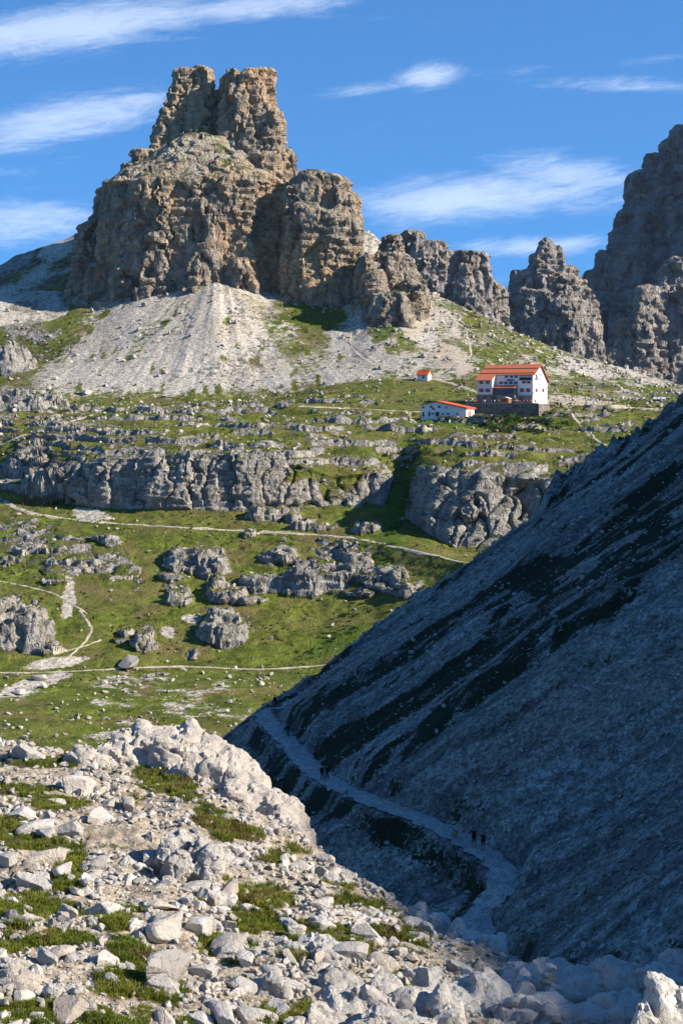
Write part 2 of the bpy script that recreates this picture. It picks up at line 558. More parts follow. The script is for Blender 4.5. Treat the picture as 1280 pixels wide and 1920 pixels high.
# crags standing out of the slope: (col, row of foot, row of top, half width)
CRAGS = [(28, 1218, 1122, 62), (365, 1066, 1008, 50), (425, 1128, 1092, 34), (335, 1132, 1084, 20), (395, 1072, 1010, 36), (470, 1108, 1066, 26), (530, 1105, 1060, 46),
         (610, 1112, 1040, 70), (665, 1080, 1036, 26), (272, 1216, 1170, 20), (420, 1206, 1140, 42), (540, 1052, 1028, 50),
         (735, 1085, 1058, 40), (770, 1110, 1080, 34), (520, 975, 945, 44), (655, 948, 922, 26), (600, 992, 972, 40), (690, 995, 975, 30), (120, 912, 870, 60),
         (60, 905, 862, 40), (20, 700, 628, 40), (30, 775, 735, 70)]
_r = random.Random(3)
for _ in range(26):                                        # low broken ledges between the larger crags
    bx, by = _r.choice([(380, 1050), (420, 1100), (600, 1080), (560, 1050), (120, 1040), (60, 1020), (190, 1060), (680, 960), (560, 965), (740, 1080), (60, 900), (30, 1170), (300, 1180)])
    qx, qy, hh = bx + _r.gauss(0, 60), by + _r.gauss(0, 26), _r.uniform(7, 16)
    if qx > 830 or qx < -20: continue
    CRAGS.append((qx, qy + hh / 2, qy - hh / 2, _r.uniform(9, 26)))
for i, (cx_, fy, ty, hw) in enumerate(CRAGS):
    ci = int(np.argmin(np.abs(colpx - cx_)))
    ri = int(np.argmin(np.abs(PY0[:, ci] - fy)))
    d0, z0 = Y[ri, ci], Z[ri, ci]
    hgt = (fy - ty) / FPX * d0 * (0.64 if fy > 1000 else 0.80)
    hw = hw * 1.25
    u = (PX - cx_) / hw
    sel = np.abs(u) < 1.9
    wob = fbm(X / 6, Y / 14, Z * 0, 3, seed=30 + i)
    front = d0 - 3.0 + 5.0 * u * u * hw / 60 - 3.2 * wob
    rise = np.clip((Y - front) * (1.5 + 1.2 * fbm(X / 9, Y / 9, Z * 0, 2, seed=80 + i)), 0, None)
    top = hgt * np.clip(1.25 - np.abs(u + 0.3 * wob) ** 2.2, 0, 1) * (0.8 + 0.35 * fbm(X / 5, Y / 5, Z * 0, 3, seed=60 + i))
    cand = z0 + np.minimum(rise, top + 0.06 * (Y - d0))
    up = sel & (cand > Z) & (Y > front) & (Y < d0 + 60)
    rock = np.where(up, np.maximum(rock, np.clip((cand - Z) * 0.9, 0, 1)), rock)
    Z = np.where(up, cand, Z)

# ledges: horizontal limestone beds on the bench below the hut and left of it
bench_w = sstep(4.98, 5.1, ST) * (1 - sstep(7.2, 7.9, ST)) * np.where(PX > 1180, 0.6, 1)
Tz = 2.7
ph = (Z + 1.5 * n_big + 0.25 * n_med + 0.010 * X) / Tz
fr = ph - np.floor(ph)
stair = (np.floor(ph) + sstep(0.0, 0.16, fr)) * Tz
lat = np.clip(fbm(X / 28, Y / 9, Z * 0, 3, seed=11) * 2.2 + 0.62, 0, 1)
hutzone = sstep(690, 740, PX) * (1 - sstep(1000, 1060, PX)) * sstep(6.55, 6.8, ST)
amt = bench_w * lat * (1 - hutzone) * 0.85
Z = Z + amt * ((stair - (ph * Tz)) + Tz * 0.45)
rock = np.maximum(rock, amt * (1 - sstep(0.20, 0.34, fr)) * 1.15)
rock = np.maximum(rock, bench_w * np.clip(0.30 + 0.9 * fbm(X / 22, Y / 12, Z * 0, 4, seed=17), 0, 0.85) * sstep(700, 300, PX + 0 * X))
rock = np.maximum(rock, bench_w * np.clip(0.10 + 0.8 * fbm(X / 18, Y / 10, Z * 0, 4, seed=19), 0, 0.75))

# cliff band
cl = sstep(4.0, 4.06, ST) * (1 - sstep(4.97, 5.25, ST))
gul = np.exp(-((PX - (748 + (PY0 - 930) * -0.25)) / 24) ** 2) * sstep(800, 840, PY0) * (1 - sstep(1060, 1100, PY0))
rock = np.maximum(rock, cl * (1 - sstep(0.3, 0.6, gul)))
rock = np.maximum(rock, sstep(4.95, 5.0, ST) * (1 - sstep(5.1, 5.45 + 0.3 * n_big, ST)) * 0.75 * (1 - gul))
patchy = np.clip(1.6 * fbm(X / 14, Y / 14, Z / 6, 3, seed=41) + 0.1, 0, 1) * sstep(470, 520, PX) * (1 - sstep(700, 730, PX))
rock *= 1 - 0.9 * patchy * cl

# pale rock and scree sheets on the lower slope
for (a_, b_, c_, d_, ti, sd) in [(60, 1010, 90, 28, 8, 1), (190, 1052, 75, 34, 18, 2), (120, 1062, 36, 30, 0, 3), (20, 1000, 50, 30, -20, 4), (40, 1165, 55, 50, 0, 5),
                             (430, 1185, 45, 30, -20, 6), (275, 1192, 20, 24, 0, 7), (255, 1085, 16, 30, 0, 8), (640, 1055, 60, 40, 10, 9), (315, 1185, 14, 12, 0, 10), (360, 1160, 16, 10, 0, 12),
                             (400, 1050, 80, 50, 10, 21), (560, 1075, 130, 40, -4, 22), (350, 1035, 60, 36, 0, 23), (720, 1075, 60, 26, 12, 24), (520, 985, 90, 18, 3, 25), (640, 930, 60, 26, 5, 26), (90, 900, 80, 26, -10, 27), (60, 1040, 120, 40, 10, 28), (165, 962, 40, 12, 5, 13), (360, 1226, 12, 10, 0, 14), (130, 1125, 12, 40, 10, 15), (60, 1285, 60, 12, -18, 16), (110, 1245, 60, 9, -10, 18)]:
    bl = blob(a_, b_, c_, d_, ti, seed=sd * 3.1)
    rock = np.maximum(rock, bl * (0.46 if 20 < sd < 30 else 0.9 if sd not in (13, 16, 18, 10, 12, 15) else 0))
    if sd in (13, 16, 18, 10, 12, 15): scree = np.maximum(scree, bl)

# Toblin scree fan, bare slopes, grass between
fan = sstep(7.75, 8.15, ST)
cone = np.clip(1.15 - np.abs(PX - (405 - (PY0 - 540) * 0.10)) / (40 + (PY0 - 530) * 1.15), 0, 1)
cone2 = np.clip(1.1 - np.abs(PX - (255 - (PY0 - 550) * 0.62)) / (28 + (PY0 - 550) * 0.55), 0, 1)
cone3 = np.clip(1.1 - np.abs(PX - (655 + (PY0 - 580) * 0.05)) / (20 + (PY0 - 575) * 0.75), 0, 1)
runs = fbm((PX - 410) / np.maximum(PY0 - 470, 30) * 9, PX * 0 + 3, Y * 0, 3, seed=3)
wide = 0.42 * sstep(90, 170, PX + (PY0 - 600) * 0.7) * (1 - sstep(690, 730, PX)) * (1 - blob(590, 600, 60, 30, 10, seed=93))
sc_amt = np.clip(1.6 * np.maximum(np.maximum(np.maximum(cone, cone2), 0.85 * cone3), wide), 0, 1) * (1 - 0.9 * sstep(700, 775, PY0 + 25 * n_big))
isl = fbm(X / 6, Y / 16, Z * 0, 3, seed=43)
scree = np.maximum(scree, fan * np.clip(0.92 * sc_amt + 0.16 * runs + 0.25 * n_big - 1.5 * np.clip(isl - 0.33, 0, 1), 0, 1) * (sc_amt > 0.02))
rightslope = fan * sstep(650, 700, PX)
scree = np.maximum(scree, rightslope * np.clip(0.50 - 0.20 * sstep(800, 900, PX) + 0.75 * fbm(X / 12, Y / 26, Z / 12, 5, g=0.65, seed=23) + 0.5 * (1 - sstep(690, 830, PX)) * sstep(640, 520, PY0), 0, 1))
leftslope = fan * (1 - sstep(60, 180, PX))
rock = np.maximum(rock, leftslope * np.clip(0.32 + 0.9 * fbm(X / 20, Y / 20, Z / 20, 4, seed=27), 0, 1))
for (a_, b_, c_, d_, ti, sd) in [(840, 668, 40, 26, 30, 1), (800, 640, 60, 18, 35, 2), (720, 600, 16, 30, 0, 3), (655, 640, 40, 36, 0, 5), (870, 690, 22, 12, 0, 6), (1100, 690, 60, 16, 15, 7), (1200, 700, 50, 12, 20, 8), (780, 590, 36, 40, 20, 9), (700, 660, 40, 16, 20, 10)]:
    bl = blob(a_, b_, c_, d_, ti, seed=70 + sd)
    scree = np.maximum(scree, bl)
    if sd in (1, 6, 9): soil = np.maximum(soil, bl * 0.8)
soil = np.maximum(soil, blob(985, 760, 60, 8, 0, seed=91) * 0.9)
soil = np.maximum(soil, blob(1070, 752, 70, 9, 4, seed=92) * 0.95)
scree = np.where((SEG == 10) & (PX < 130), 0.8, scree)
lush = np.maximum(lush, gul * 1.1 * sstep(3.0, 3.6, ST))
lush = np.maximum(lush, blob(600, 592, 48, 20, 8, seed=95))
lush = np.maximum(lush, blob(720, 600, 26, 34, 20, seed=96) * 0.8)
lush = np.maximum(lush, blob(735, 1000, 26, 40, 0, seed=97))
lush = np.maximum(lush, blob(640, 1200, 90, 22, -30, seed=98) * 0.55)
lush = np.maximum(lush, blob(860, 795, 120, 12, 0, seed=99) * 0.7)
scree *= 1 - np.clip(lush * 1.5, 0, 1)
# thin stony patches in the turf
halo = np.clip(0.9 * fbm(X / 17, Y / 17, Z * 0, 4, g=0.6, seed=44) + 0.10, 0, 0.34) * sstep(1.8, 2.1, ST)
rock = np.maximum(rock, halo)
# stony lower meadow
scree = np.maximum(scree, (SEG <= 1) * np.clip(0.10 + 0.75 * fbm(X / 10, Y / 10, Z * 0, 4, seed=33), 0, 0.62))

# displacement along the surface normal: vertical flutes on the cliffs, rubble and hummocks elsewhere
G = np.stack([X, Y, Z], -1)
N = -grid_normals(G)
N[N[..., 2] < 0] *= -1
steep = 1 - np.abs(N[..., 2])
rk = np.clip(rock, 0, 1)
A_cl = cl * (1 - 0.7 * gul) * sstep(0.02, 0.3, ST - 4.0) * sstep(0, 0.1, 5.0 - ST).clip(0.3, 1)
wv = 0.4 * vnoise(X / 5, Y / 5, Z / 5)
c1 = np.zeros_like(X); c2 = np.zeros_like(X)
rs = rk > 0.05
v1, e1 = cells(X[rs] / 9 + wv[rs], Y[rs] / 9, Z[rs] / 60 + 0.15 * wv[rs], 2.0)
v2, e2 = cells(X[rs] / 3.6 + wv[rs], Y[rs] / 3.6 + wv[rs], Z[rs] / 6, 4.0)
c1[rs] = 1.7 * v1 - 1.6 * np.exp(-e1 * 11)
c2[rs] = 0.62 * v2 - 0.25 * np.exp(-e2 * 16)
lowf = 3.6 * fbm(X / 26, X * 0, Z * 0, 2, seed=12)
disp = A_cl * (c1 + c2 + 0.9 * fbm(X / 9, Y / 9, Z / 20, 3, seed=4) + 0.5 * fbm(X / 2, Y / 2, Z / 1.2, 3, seed=9) + lowf)
disp += (1 - A_cl) * rk * (0.6 * c2 + 0.45 * c1 + 0.35 * fbm(X / 7, Y / 7, Z / 3, 3, seed=7) + 0.3 * fbm(X / 2, Y / 2, Z / 2, 3, seed=14))
bz = (Z + 0.5 * n_med + 0.9 * n_big) / 2.3
saw = bz - np.floor(bz)
disp += rk * np.where(cl > 0.5, 0.35, 0.75) * (sstep(0.0, 0.75, saw) * (1 - sstep(0.86, 1.0, saw)) - 0.4)
disp += (1 - rk) * 0.22 * fbm(X / 2.5, Y / 2.5, Z / 2.5, 3, seed=10)
disp += fan * sc_amt * (0.42 * runs + 0.22 * fbm((PX - 410) / np.maximum(PY0 - 470, 30) * 24, PY0 / 60, Y * 0, 2, seed=48))
G = G + N * disp[..., None]
N2 = grid_normals(G)
nz = np.abs(N2[..., 2])
tops = sstep(0.72, 0.90, nz) * sstep(2.0, 2.2, ST) * (1 - sstep(8.0, 8.3, ST))
rock = rock * (1 - tops * np.clip(0.60 + 1.1 * fbm(X / 5, Y / 5, Z / 5, 3, seed=46), 0, 1))
TERR_V = G.reshape(-1, 3)
TERR_F = grid_faces(NR, NC)
terr = link('alpine_meadow', mesh_np('alpine_meadow', TERR_V, TERR_F, [M_TERR], True, sharp=36, attrs=
            {'rock': rock, 'scree': scree, 'lush': lush, 'soil': soil}), kind='structure')
TG = G
TPX = CX + FPX * G[..., 0] / G[..., 1]
TPY = HY - FPX * G[..., 2] / G[..., 1]


def on_terrain(px, py):
    """first point of the valley terrain seen at a place of the photograph"""
    ci = int(np.clip(np.argmin(np.abs(colpx - px)), 1, NC - 2))
    col = TPY[:, ci]
    hit = np.where(col[1:] <= py)[0]
    r = int(hit[0]) if len(hit) else NR - 2
    a, b = TG[r, ci], TG[r + 1, ci]
    f = np.clip((col[r] - py) / (col[r] - col[r + 1] + 1e-9), 0, 1)
    p = a * (1 - f) + b * f
    return np.array([(px - CX) / FPX * p[1], p[1], p[2]])
# ------------------------------------------------------------------ rock massifs as isosurfaces
def massif(name, pillars, bounds, h, mat, warp=5.0, flute=2.4, sm=2.2, dscale=1.0, power=3.2, attrs=None, seed=0.0, n_sharp=0, sharp_sm=1.2):
    """pillars: (column, distance, row of top, half width at top px, row of foot, half width at foot px, depth top m, depth foot m)"""
    (x0, x1), (y0, y1), (z0, z1) = bounds
    xs, ys, zs = np.arange(x0, x1, h), np.arange(y0, y1, h), np.arange(z0, z1, h)
    Xg, Yg, Zg = np.meshgrid(xs.astype(np.float32), ys.astype(np.float32), zs.astype(np.float32), indexing='ij')
    # warp on a coarser lattice, spread over the grid
    st = 4
    Xc, Yc, Zc = Xg[::st, ::st, ::st], Yg[::st, ::st, ::st], Zg[::st, ::st, ::st]
    L = 22.0 * dscale
    wx = warp * (fbm(Xc / L, Yc / L, Zc / (L * 1.6), 3, seed=1 + seed)) * 1.5
    wy = warp * (fbm(Xc / L, Yc / L, Zc / (L * 1.6), 3, seed=21 + seed)) * 1.5
    wz = warp * (fbm(Xc / (L * .7), Yc / (L * .7), Zc / L, 3, seed=41 + seed)) * 0.9

    def up(a):
        for ax, n in enumerate(Xg.shape):
            i = np.minimum(np.arange(n) / st, a.shape[ax] - 1.001)
            i0 = np.floor(i).astype(int)
            f = (i - i0).astype(np.float32)
            sh = [1, 1, 1]; sh[ax] = n
            f = f.reshape(sh)
            a = np.take(a, i0, ax) * (1 - f) + np.take(a, np.minimum(i0 + 1, a.shape[ax] - 1), ax) * f
        return a.astype(np.float32)
    Xw, Yw, Zw = Xg + up(wx), Yg + up(wy), Zg + up(wz)
    Fv = np.full(Xg.shape, 1e3, np.float32)
    for pi, (px, d, ty, wt, fy, wf, dt, df) in enumerate(pillars):
        k = d / FPX
        cx = (px - CX) * k
        zt, zb = (HY - ty) * k, (HY - fy) * k
        mg = 3.2 * warp + 3 * sm
        ex, ey = max(wt, wf * 1.35) * k + mg, max(dt, df * 1.35) + mg
        i0, i1 = np.searchsorted(xs, [cx - ex, cx + ex]); j0, j1 = np.searchsorted(ys, [d - ey, d + ey]); k1 = np.searchsorted(zs, zt + mg)
        if i1 <= i0 or j1 <= j0 or k1 <= 0: continue
        B = (slice(i0, i1), slice(j0, j1), slice(0, k1))
        zw = Zw[B]
        tt = np.clip((zt - zw) / (zt - zb), 0, 1.3)
        rx = wt * k + (wf - wt) * k * tt
        ry = dt + (df - dt) * tt
        q = ((np.abs(Xw[B] - cx) / rx) ** power + (np.abs(Yw[B] - d) / ry) ** power) ** (1 / power)
        f = (q - 1) * np.minimum(rx, ry) * 0.9
        f = smax(f, (zw - zt) * 0.9, 3.0 * dscale)
        Fv[B] = smin(Fv[B], f, sharp_sm if pi < n_sharp else sm)
    V, Q = surface_nets(Fv, (x0, y0, z0), h)
    del Xw, Yw, Zw
    for rep in range(2):
        Nn = vert_normals(V, Q)
        wall = 1 - np.abs(Nn[:, 2])
        x, y, z = V[:, 0] / dscale, V[:, 1] / dscale, V[:, 2] / dscale
        wx_ = 0.35 * vnoise(x / 5, y / 5, z / 5)
        if rep == 0:
            v1, e1 = cells(x / 11 + wx_, y / 11, z / 80 + 0.2 * wx_, 3 + seed)
            v2, e2 = cells(x / 5.2 + wx_, y / 5.2 + wx_, z / 15, 9 + seed)
            dd = flute * (1.5 * v1 - 1.2 * np.exp(-e1 * 14) + 0.55 * v2 - 0.25 * np.exp(-e2 * 18)) + flute * 0.5 * fbm(x / 20, y / 20, z / 30, 2, seed=13 + seed)
            V = V + Nn * (dd * (0.25 + 0.75 * wall))[:, None]
        else:
            v3, e3 = cells(x / 3.6 + wx_, y / 3.6, z / 1.9, 15 + seed)
            bedz = fbm(x / 60, y / 60, z / 3.2, 3, seed=5 + seed)
            bq = z / 5.2 + 1.3 * fbm(x / 45, y / 45, z / 45, 2, seed=25 + seed) + 0.12 * wx_
            sw = bq - np.floor(bq)
            dd = flute * (0.30 + 0.9 * np.clip(fbm(x / 22, y / 22, z / 30, 2, seed=35 + seed), -.3, .5)) * (sstep(0, 0.8, sw) * (1 - sstep(0.88, 1.0, sw)) - 0.4)
            dd = dd + flute * (0.26 * bedz + 0.28 * v3 - 0.06 * np.exp(-e3 * 14)) + flute * 0.14 * fbm(x / 2.6, y / 2.6, z / 3, 3, seed=6 + seed)
            V = V + Nn * (dd * (0.35 + 0.65 * wall))[:, None]
    at = None
    if attrs:
        at = attrs(V, vert_normals(V, Q))
    return mesh_np(name, V, Q, [mat], True, at, sharp=26)


def tob_attrs(V, Nn):
    px, py = CX + FPX * V[:, 0] / V[:, 1], HY - FPX * V[:, 2] / V[:, 1]
    up = sstep(0.55, 0.85, Nn[:, 2])
    nb = fbm(V[:, 0] / 9, V[:, 1] / 9, V[:, 2] / 9, 3, seed=77)
    dome = sstep(285, 310, px) * (1 - sstep(470, 500, px)) * sstep(240, 252, py) * (1 - sstep(292 + 14 * nb, 308 + 14 * nb, py)) * sstep(0.15, 0.45, Nn[:, 2]) * (V[:, 1] < 972)
    return {'grass': np.maximum(up * np.clip(0.45 + 0.7 * nb, 0, 1), dome * np.clip(0.35 + 0.9 * nb, 0, 1)), 'scree': np.maximum(up * np.clip(0.55 - 0.7 * nb, 0, 1), dome * np.clip(0.75 - 0.9 * nb, 0, 1))}


TOB = [  # summit towers
    (358, 985, 126, 28, 300, 52, 10, 16), (336, 984, 205, 26, 300, 52, 10, 15),
    (428, 977, 130, 14, 300, 22, 9, 15), (474, 974, 132, 22, 310, 56, 9, 17), (450, 982, 138, 18, 300, 26, 8, 15), (503, 970, 205, 14, 310, 32, 7, 14), (536, 962, 278, 16, 340, 24, 8, 12), (404, 992, 168, 14, 300, 24, 8, 14),
    # shoulder
    (372, 962, 252, 26, 330, 128, 4, 36), (352, 980, 285, 62, 570, 150, 16, 32), (400, 970, 300, 60, 470, 90, 14, 28), (285, 976, 286, 36, 590, 84, 16, 32), (250, 972, 310, 30, 600, 72, 14, 30), (208, 970, 350, 18, 610, 58, 14, 30),
    (172, 966, 424, 12, 620, 46, 13, 30), (136, 962, 520, 10, 640, 34, 12, 26),
    (460, 968, 300, 66, 480, 90, 12, 26), (515, 960, 288, 34, 480, 60, 12, 24),
    # ribs on the front, gullies between them
    (306, 938, 318, 15, 580, 27, 8, 26), (318, 930, 420, 12, 575, 20, 6, 16), (362, 932, 372, 15, 568, 26, 8, 22), (388, 926, 440, 13, 566, 24, 7, 18), (370, 920, 505, 15, 570, 24, 6, 12), (250, 940, 350, 13, 590, 26, 8, 24), (244, 932, 450, 12, 590, 20, 6, 16), (212, 944, 405, 12, 600, 26, 9, 22),
    (425, 950, 318, 16, 500, 22, 8, 16), (178, 944, 500, 12, 620, 28, 8, 20), (142, 946, 560, 12, 630, 26, 8, 16), (462, 957, 335, 13, 480, 20, 8, 14),
    # right buttress
    (605, 934, 330, 50, 600, 66, 16, 26), (642, 930, 368, 24, 600, 33, 14, 22), (560, 930, 350, 24, 600, 34, 14, 22), (580, 922, 392, 22, 600, 26, 12, 16), (622, 918, 402, 20, 600, 24, 10, 14), (530, 944, 372, 26, 580, 30, 14, 20),
    (650, 922, 420, 12, 600, 17, 10, 13), (500, 950, 400, 24, 560, 34, 10, 16),
    # pinnacle in the gully
    (457, 917, 488, 12, 565, 23, 4, 7), (447, 917, 500, 8, 560, 12, 3, 5), (470, 917, 508, 8, 560, 14, 3, 5),
    # crags on the right shoulder
    (738, 916, 440, 18, 540, 38, 8, 18), (764, 908, 478, 12, 560, 26, 7, 16), (700, 884, 508, 16, 610, 30, 7, 18), (722, 908, 470, 18, 580, 30, 8, 18), (745, 868, 548, 17, 630, 36, 6, 16), (772, 884, 528, 14, 610, 26, 6, 16), (684, 900, 470, 10, 590, 22, 6, 14), (716, 870, 560, 14, 620, 22, 5, 10), (785, 905, 515, 8, 570, 18, 6, 12)]
me = massif('toblin_tower', TOB, ((-192, 62), (836, 1040), (30, 214)), 1.0, M_TOB, warp=3.4, flute=2.2, sm=4.5, attrs=tob_attrs, n_sharp=8)
link('rock_tower_peak', me, kind='structure')

CR1 = [(768, 1250, 434, 18, 620, 46, 16, 34), (800, 1245, 452, 26, 640, 52, 16, 34), (838, 1240, 472, 30, 650, 46, 16, 34), (880, 1235, 470, 28, 660, 44, 18, 34), (902, 1235, 478, 12, 660, 24, 14, 24),
       (922, 1230, 528, 7, 660, 18, 8, 18), (936, 1230, 535, 4, 660, 14, 6, 16), (820, 1232, 520, 24, 660, 40, 12, 26), (870, 1226, 520, 26, 660, 40, 12, 22)]
link('grey_crag_ridge', massif('grey_crag_ridge', CR1, ((20, 150), (1160, 1310), (20, 142)), 1.5, M_CRAG, warp=3, flute=2.6, sm=1.5, dscale=1.1, power=3.4, seed=100.0), kind='structure')
CR2 = [(1022, 1510, 448, 10, 560, 40, 10, 24), (1036, 1512, 462, 8, 560, 30, 9, 20), (1004, 1510, 480, 10, 590, 34, 10, 24), (980, 1508, 505, 14, 660, 46, 12, 34), (958, 1505, 548, 14, 690, 38, 12, 30), (1062, 1514, 498, 12, 600, 30, 12, 24),
       (1050, 1500, 518, 42, 700, 72, 16, 44), (1090, 1496, 540, 20, 700, 40, 14, 40), (1000, 1490, 540, 26, 700, 44, 14, 36), (1055, 1475, 560, 22, 700, 40, 10, 24)]
link('spired_crag', massif('spired_crag', CR2, ((130, 275), (1400, 1570), (25, 160)), 1.7, M_CRAG, warp=3.5, flute=3.2, sm=1.6, dscale=1.3, power=3.4, seed=200.0), kind='structure')
CR3 = [(1300, 1960, 236, 38, 720, 150, 40, 130), (1262, 1950, 262, 18, 700, 90, 30, 110), (1226, 1945, 290, 16, 700, 70, 30, 100), (1198, 1935, 325, 13, 700, 60, 26, 90), (1190, 1930, 395, 20, 700, 60, 30, 90), (1158, 1925, 432, 12, 700, 52, 26, 80), (1128, 1920, 470, 12, 710, 46, 24, 74),
       (1104, 1915, 500, 12, 720, 36, 22, 60), (1420, 1980, 130, 80, 720, 190, 60, 150), (1120, 1860, 560, 16, 720, 34, 14, 34), (1145, 1850, 575, 14, 720, 34, 14, 34), (1090, 1870, 590, 14, 720, 40, 14, 34)]
link('shaded_mountain', massif('shaded_mountain', CR3, ((250, 640), (1720, 2120), (0, 420)), 3.4, M_FAR, warp=8, flute=5.0, sm=4, dscale=2.3, power=2.4, seed=300.0), kind='structure')
CR4 = [(1275, 1690, 486, 34, 720, 90, 26, 70), (1215, 1680, 540, 26, 720, 60, 22, 60), (1180, 1670, 600, 22, 720, 46, 18, 40), (1330, 1700, 470, 40, 740, 90, 30, 70), (1150, 1660, 650, 30, 720, 50, 16, 30)]
link('sunlit_crag', massif('sunlit_crag', CR4, ((235, 470), (1590, 1790), (0, 175)), 2.2, M_CRAG, warp=7, flute=4.0, sm=4, dscale=1.6, power=2.4, seed=400.0), kind='structure')

# cone mountain added out of frame to keep the far wall in shade
gx, gy = np.meshgrid(np.linspace(480, 1300, 90), np.linspace(1380, 2100, 80))
hz = 700 - 1.5 * np.sqrt((gx - 830) ** 2 + (gy - 1830) ** 2) + 40 * fbm(gx / 90, gy / 90, gx * 0, 4, ridged=True, seed=2)
hz = np.maximum(hz, -100)
link('added_shade_mountain', mesh_np('added_shade_mountain', np.stack([gx, gy, hz], -1).reshape(-1, 3), grid_faces(*gx.shape), [M_FAR], True), kind='structure')
# hill behind the tower on the left
gx, gy = np.meshgrid(np.linspace(-480, -70, 150), np.linspace(958, 1300, 120))
cr_ = 113 - 0.40 * np.abs(-160 - gx)
hz = cr_ - 0.62 * np.abs(gy - 1036) - 0.0 * gx + 3.0 * fbm(gx / 30, gy / 30, gx * 0, 5, seed=2) + 1.2 * fbm(gx / 8, gy / 8, gx * 0, 3, seed=4)
hv = np.stack([gx, gy, hz], -1)
nb = fbm(gx / 30, gy / 30, hz / 30, 4, seed=8)
link('background_hill', mesh_np('background_hill', hv.reshape(-1, 3), grid_faces(*gx.shape), [M_TERR], True,
     {'rock': np.clip(0.62 + nb, 0, 1), 'scree': np.clip(0.2 - nb, 0, 1), 'lush': gx * 0, 'soil': gx * 0}), kind='structure')
# the ground far around, below everything
g_ = 2400.0
gm, gt, gb = new_mat('far_ground')
gb.inputs['Base Color'].default_value = (0.07, 0.085, 0.035, 1)
link('ground', mesh_np('ground', np.array([[-g_, -g_ + 1800, -130], [g_, -g_ + 1800, -130], [g_, g_ + 1800, -130], [-g_, g_ + 1800, -130]]), np.array([[0, 1, 2, 3]]), [gm], False), kind='structure')

# thin mountain air over the whole place
hm = bpy.data.materials.new('mountain_haze'); hm.use_nodes = True
ht = NT(hm.node_tree)
ht.n.remove(ht.n['Principled BSDF'])
pv = ht.new('ShaderNodeVolumePrincipled')
pv.inputs['Color'].default_value = (0.80, 0.89, 1.0, 1)
pv.inputs['Density'].default_value = 0.000012
pv.inputs['Anisotropy'].default_value = 0.2
ht.l.new(pv.outputs[0], ht.n['Material Output'].inputs['Volume'])
hb = np.array([(x, y, z) for z in (-131, 760) for (x, y) in ((-2450, -650), (2450, -650), (2450, 4250), (-2450, 4250))], float)
link('haze', mesh_np('haze', hb, np.array([(0, 3, 2, 1), (4, 5, 6, 7), (0, 1, 5, 4), (1, 2, 6, 5), (2, 3, 7, 6), (3, 0, 4, 7)]), [hm], False), kind='stuff', label='thin bluish mountain air over the valley', category='haze')
# ------------------------------------------------------------------ the shaded scree slope on the right
def smask(y, a, b, c, d):
    return sstep(a, b, y) * (1 - sstep(c, d, y))


def slope_base(x, y):
    dA = (x + 12) * 0.976 + (y - 237) * 0.216
    dB = (x + 12) * 0.86 - (y - 237) * 0.51
    d = smin(dA, dB, 12.0)
    lo = -45 + 0.775 * (d + 2.0)
    steep = -45 + 0.775 * 62 + 1.40 * (d - 60)                 # the rock walls above the scree, outside the picture
    z = smax(lo, steep, 12.0)
    crest = 96 - 0.95 * (y - 200) * (y > 200) + 1.5 * smask(y, -240, -110, 30, 190)
    z = smin(z, crest, 20.0)
    z = z - 7.5 * np.exp(-((y - 150) / 17) ** 2) * sstep(-30, 8, dA) * (1 - sstep(60, 100, dA))
    z = z + 3.0 * np.exp(-((y - 112) / 16) ** 2) * sstep(-10, 20, dA) * (1 - sstep(60, 100, dA))
    return smax(z, -86.0 + 0 * x, 8.0), dA, d


def slope_rough(x, y, z, dA):
    n = 1.5 * fbm(x / 26, y / 26, z * 0, 3, seed=51) + 0.55 * fbm(x / 6, y / 6, z * 0, 3, seed=52)
    runs = fbm((y + 0.22 * x) / 5.5, dA / 60, z * 0, 3, seed=53)
    rib = fbm((y + 0.22 * x) / 17, dA / 120, z * 0, 2, seed=55)
    return n + 1.0 * runs + 1.6 * rib


NSX = np.concatenate([np.linspace(-95, -42, 30)[:-1], np.linspace(-42, 74, 380), 74 + 400 * np.linspace(0, 1, 100)[1:] ** 1.3])
NSY = np.concatenate([-320 + 375 * np.linspace(0, 1, 110)[:-1], np.linspace(55, 290, 560), np.linspace(290, 520, 60)[1:]])
sx, sy = np.meshgrid(NSX, NSY)
sz, sdA, sd = slope_base(sx, sy)
sz = sz + slope_rough(sx, sy, sz, sdA) * (1 - sstep(90, 140, sd))
# small crags along the spur
for (qx, qy, r, h_) in [(35, 238, 6, 4.2), (31, 239, 3.5, 2.6), (45, 236, 7, 2.6), (57, 236, 8, 3.0), (12, 240, 3, 0.8), (40, 233, 4, 1.6)]:
    rr = np.sqrt((sx - qx) ** 2 + (sy - qy) ** 2) / r
    sz += h_ * np.clip(1.15 - rr, 0, 1) ** 0.6 * (0.7 + 0.6 * fbm(sx / 1.5, sy / 1.5, sx * 0, 3, seed=54))


def slope_at(x, y):
    fx = np.interp(x, NSX, np.arange(len(NSX))); fy = np.interp(y, NSY, np.arange(len(NSY)))
    i, j = min(int(fx), len(NSX) - 2), min(int(fy), len(NSY) - 2)
    a, b = fx - i, fy - j
    return (sz[j, i] * (1 - a) + sz[j, i + 1] * a) * (1 - b) + (sz[j + 1, i] * (1 - a) + sz[j + 1, i + 1] * a) * b


def on_slope(px, py):
    u, v = (px - CX) / FPX, -(py - HY) / FPX
    prev = None
    for y in np.arange(62, 500, 0.5):
        g = slope_at(u * y, y) - v * y
        if g >= 0 and prev is not None:
            y0, g0 = prev
            y = y0 + 0.5 * (-g0) / (g - g0)
            return np.array([u * y, y, slope_at(u * y, y)])
        prev = (y, g)
    return None


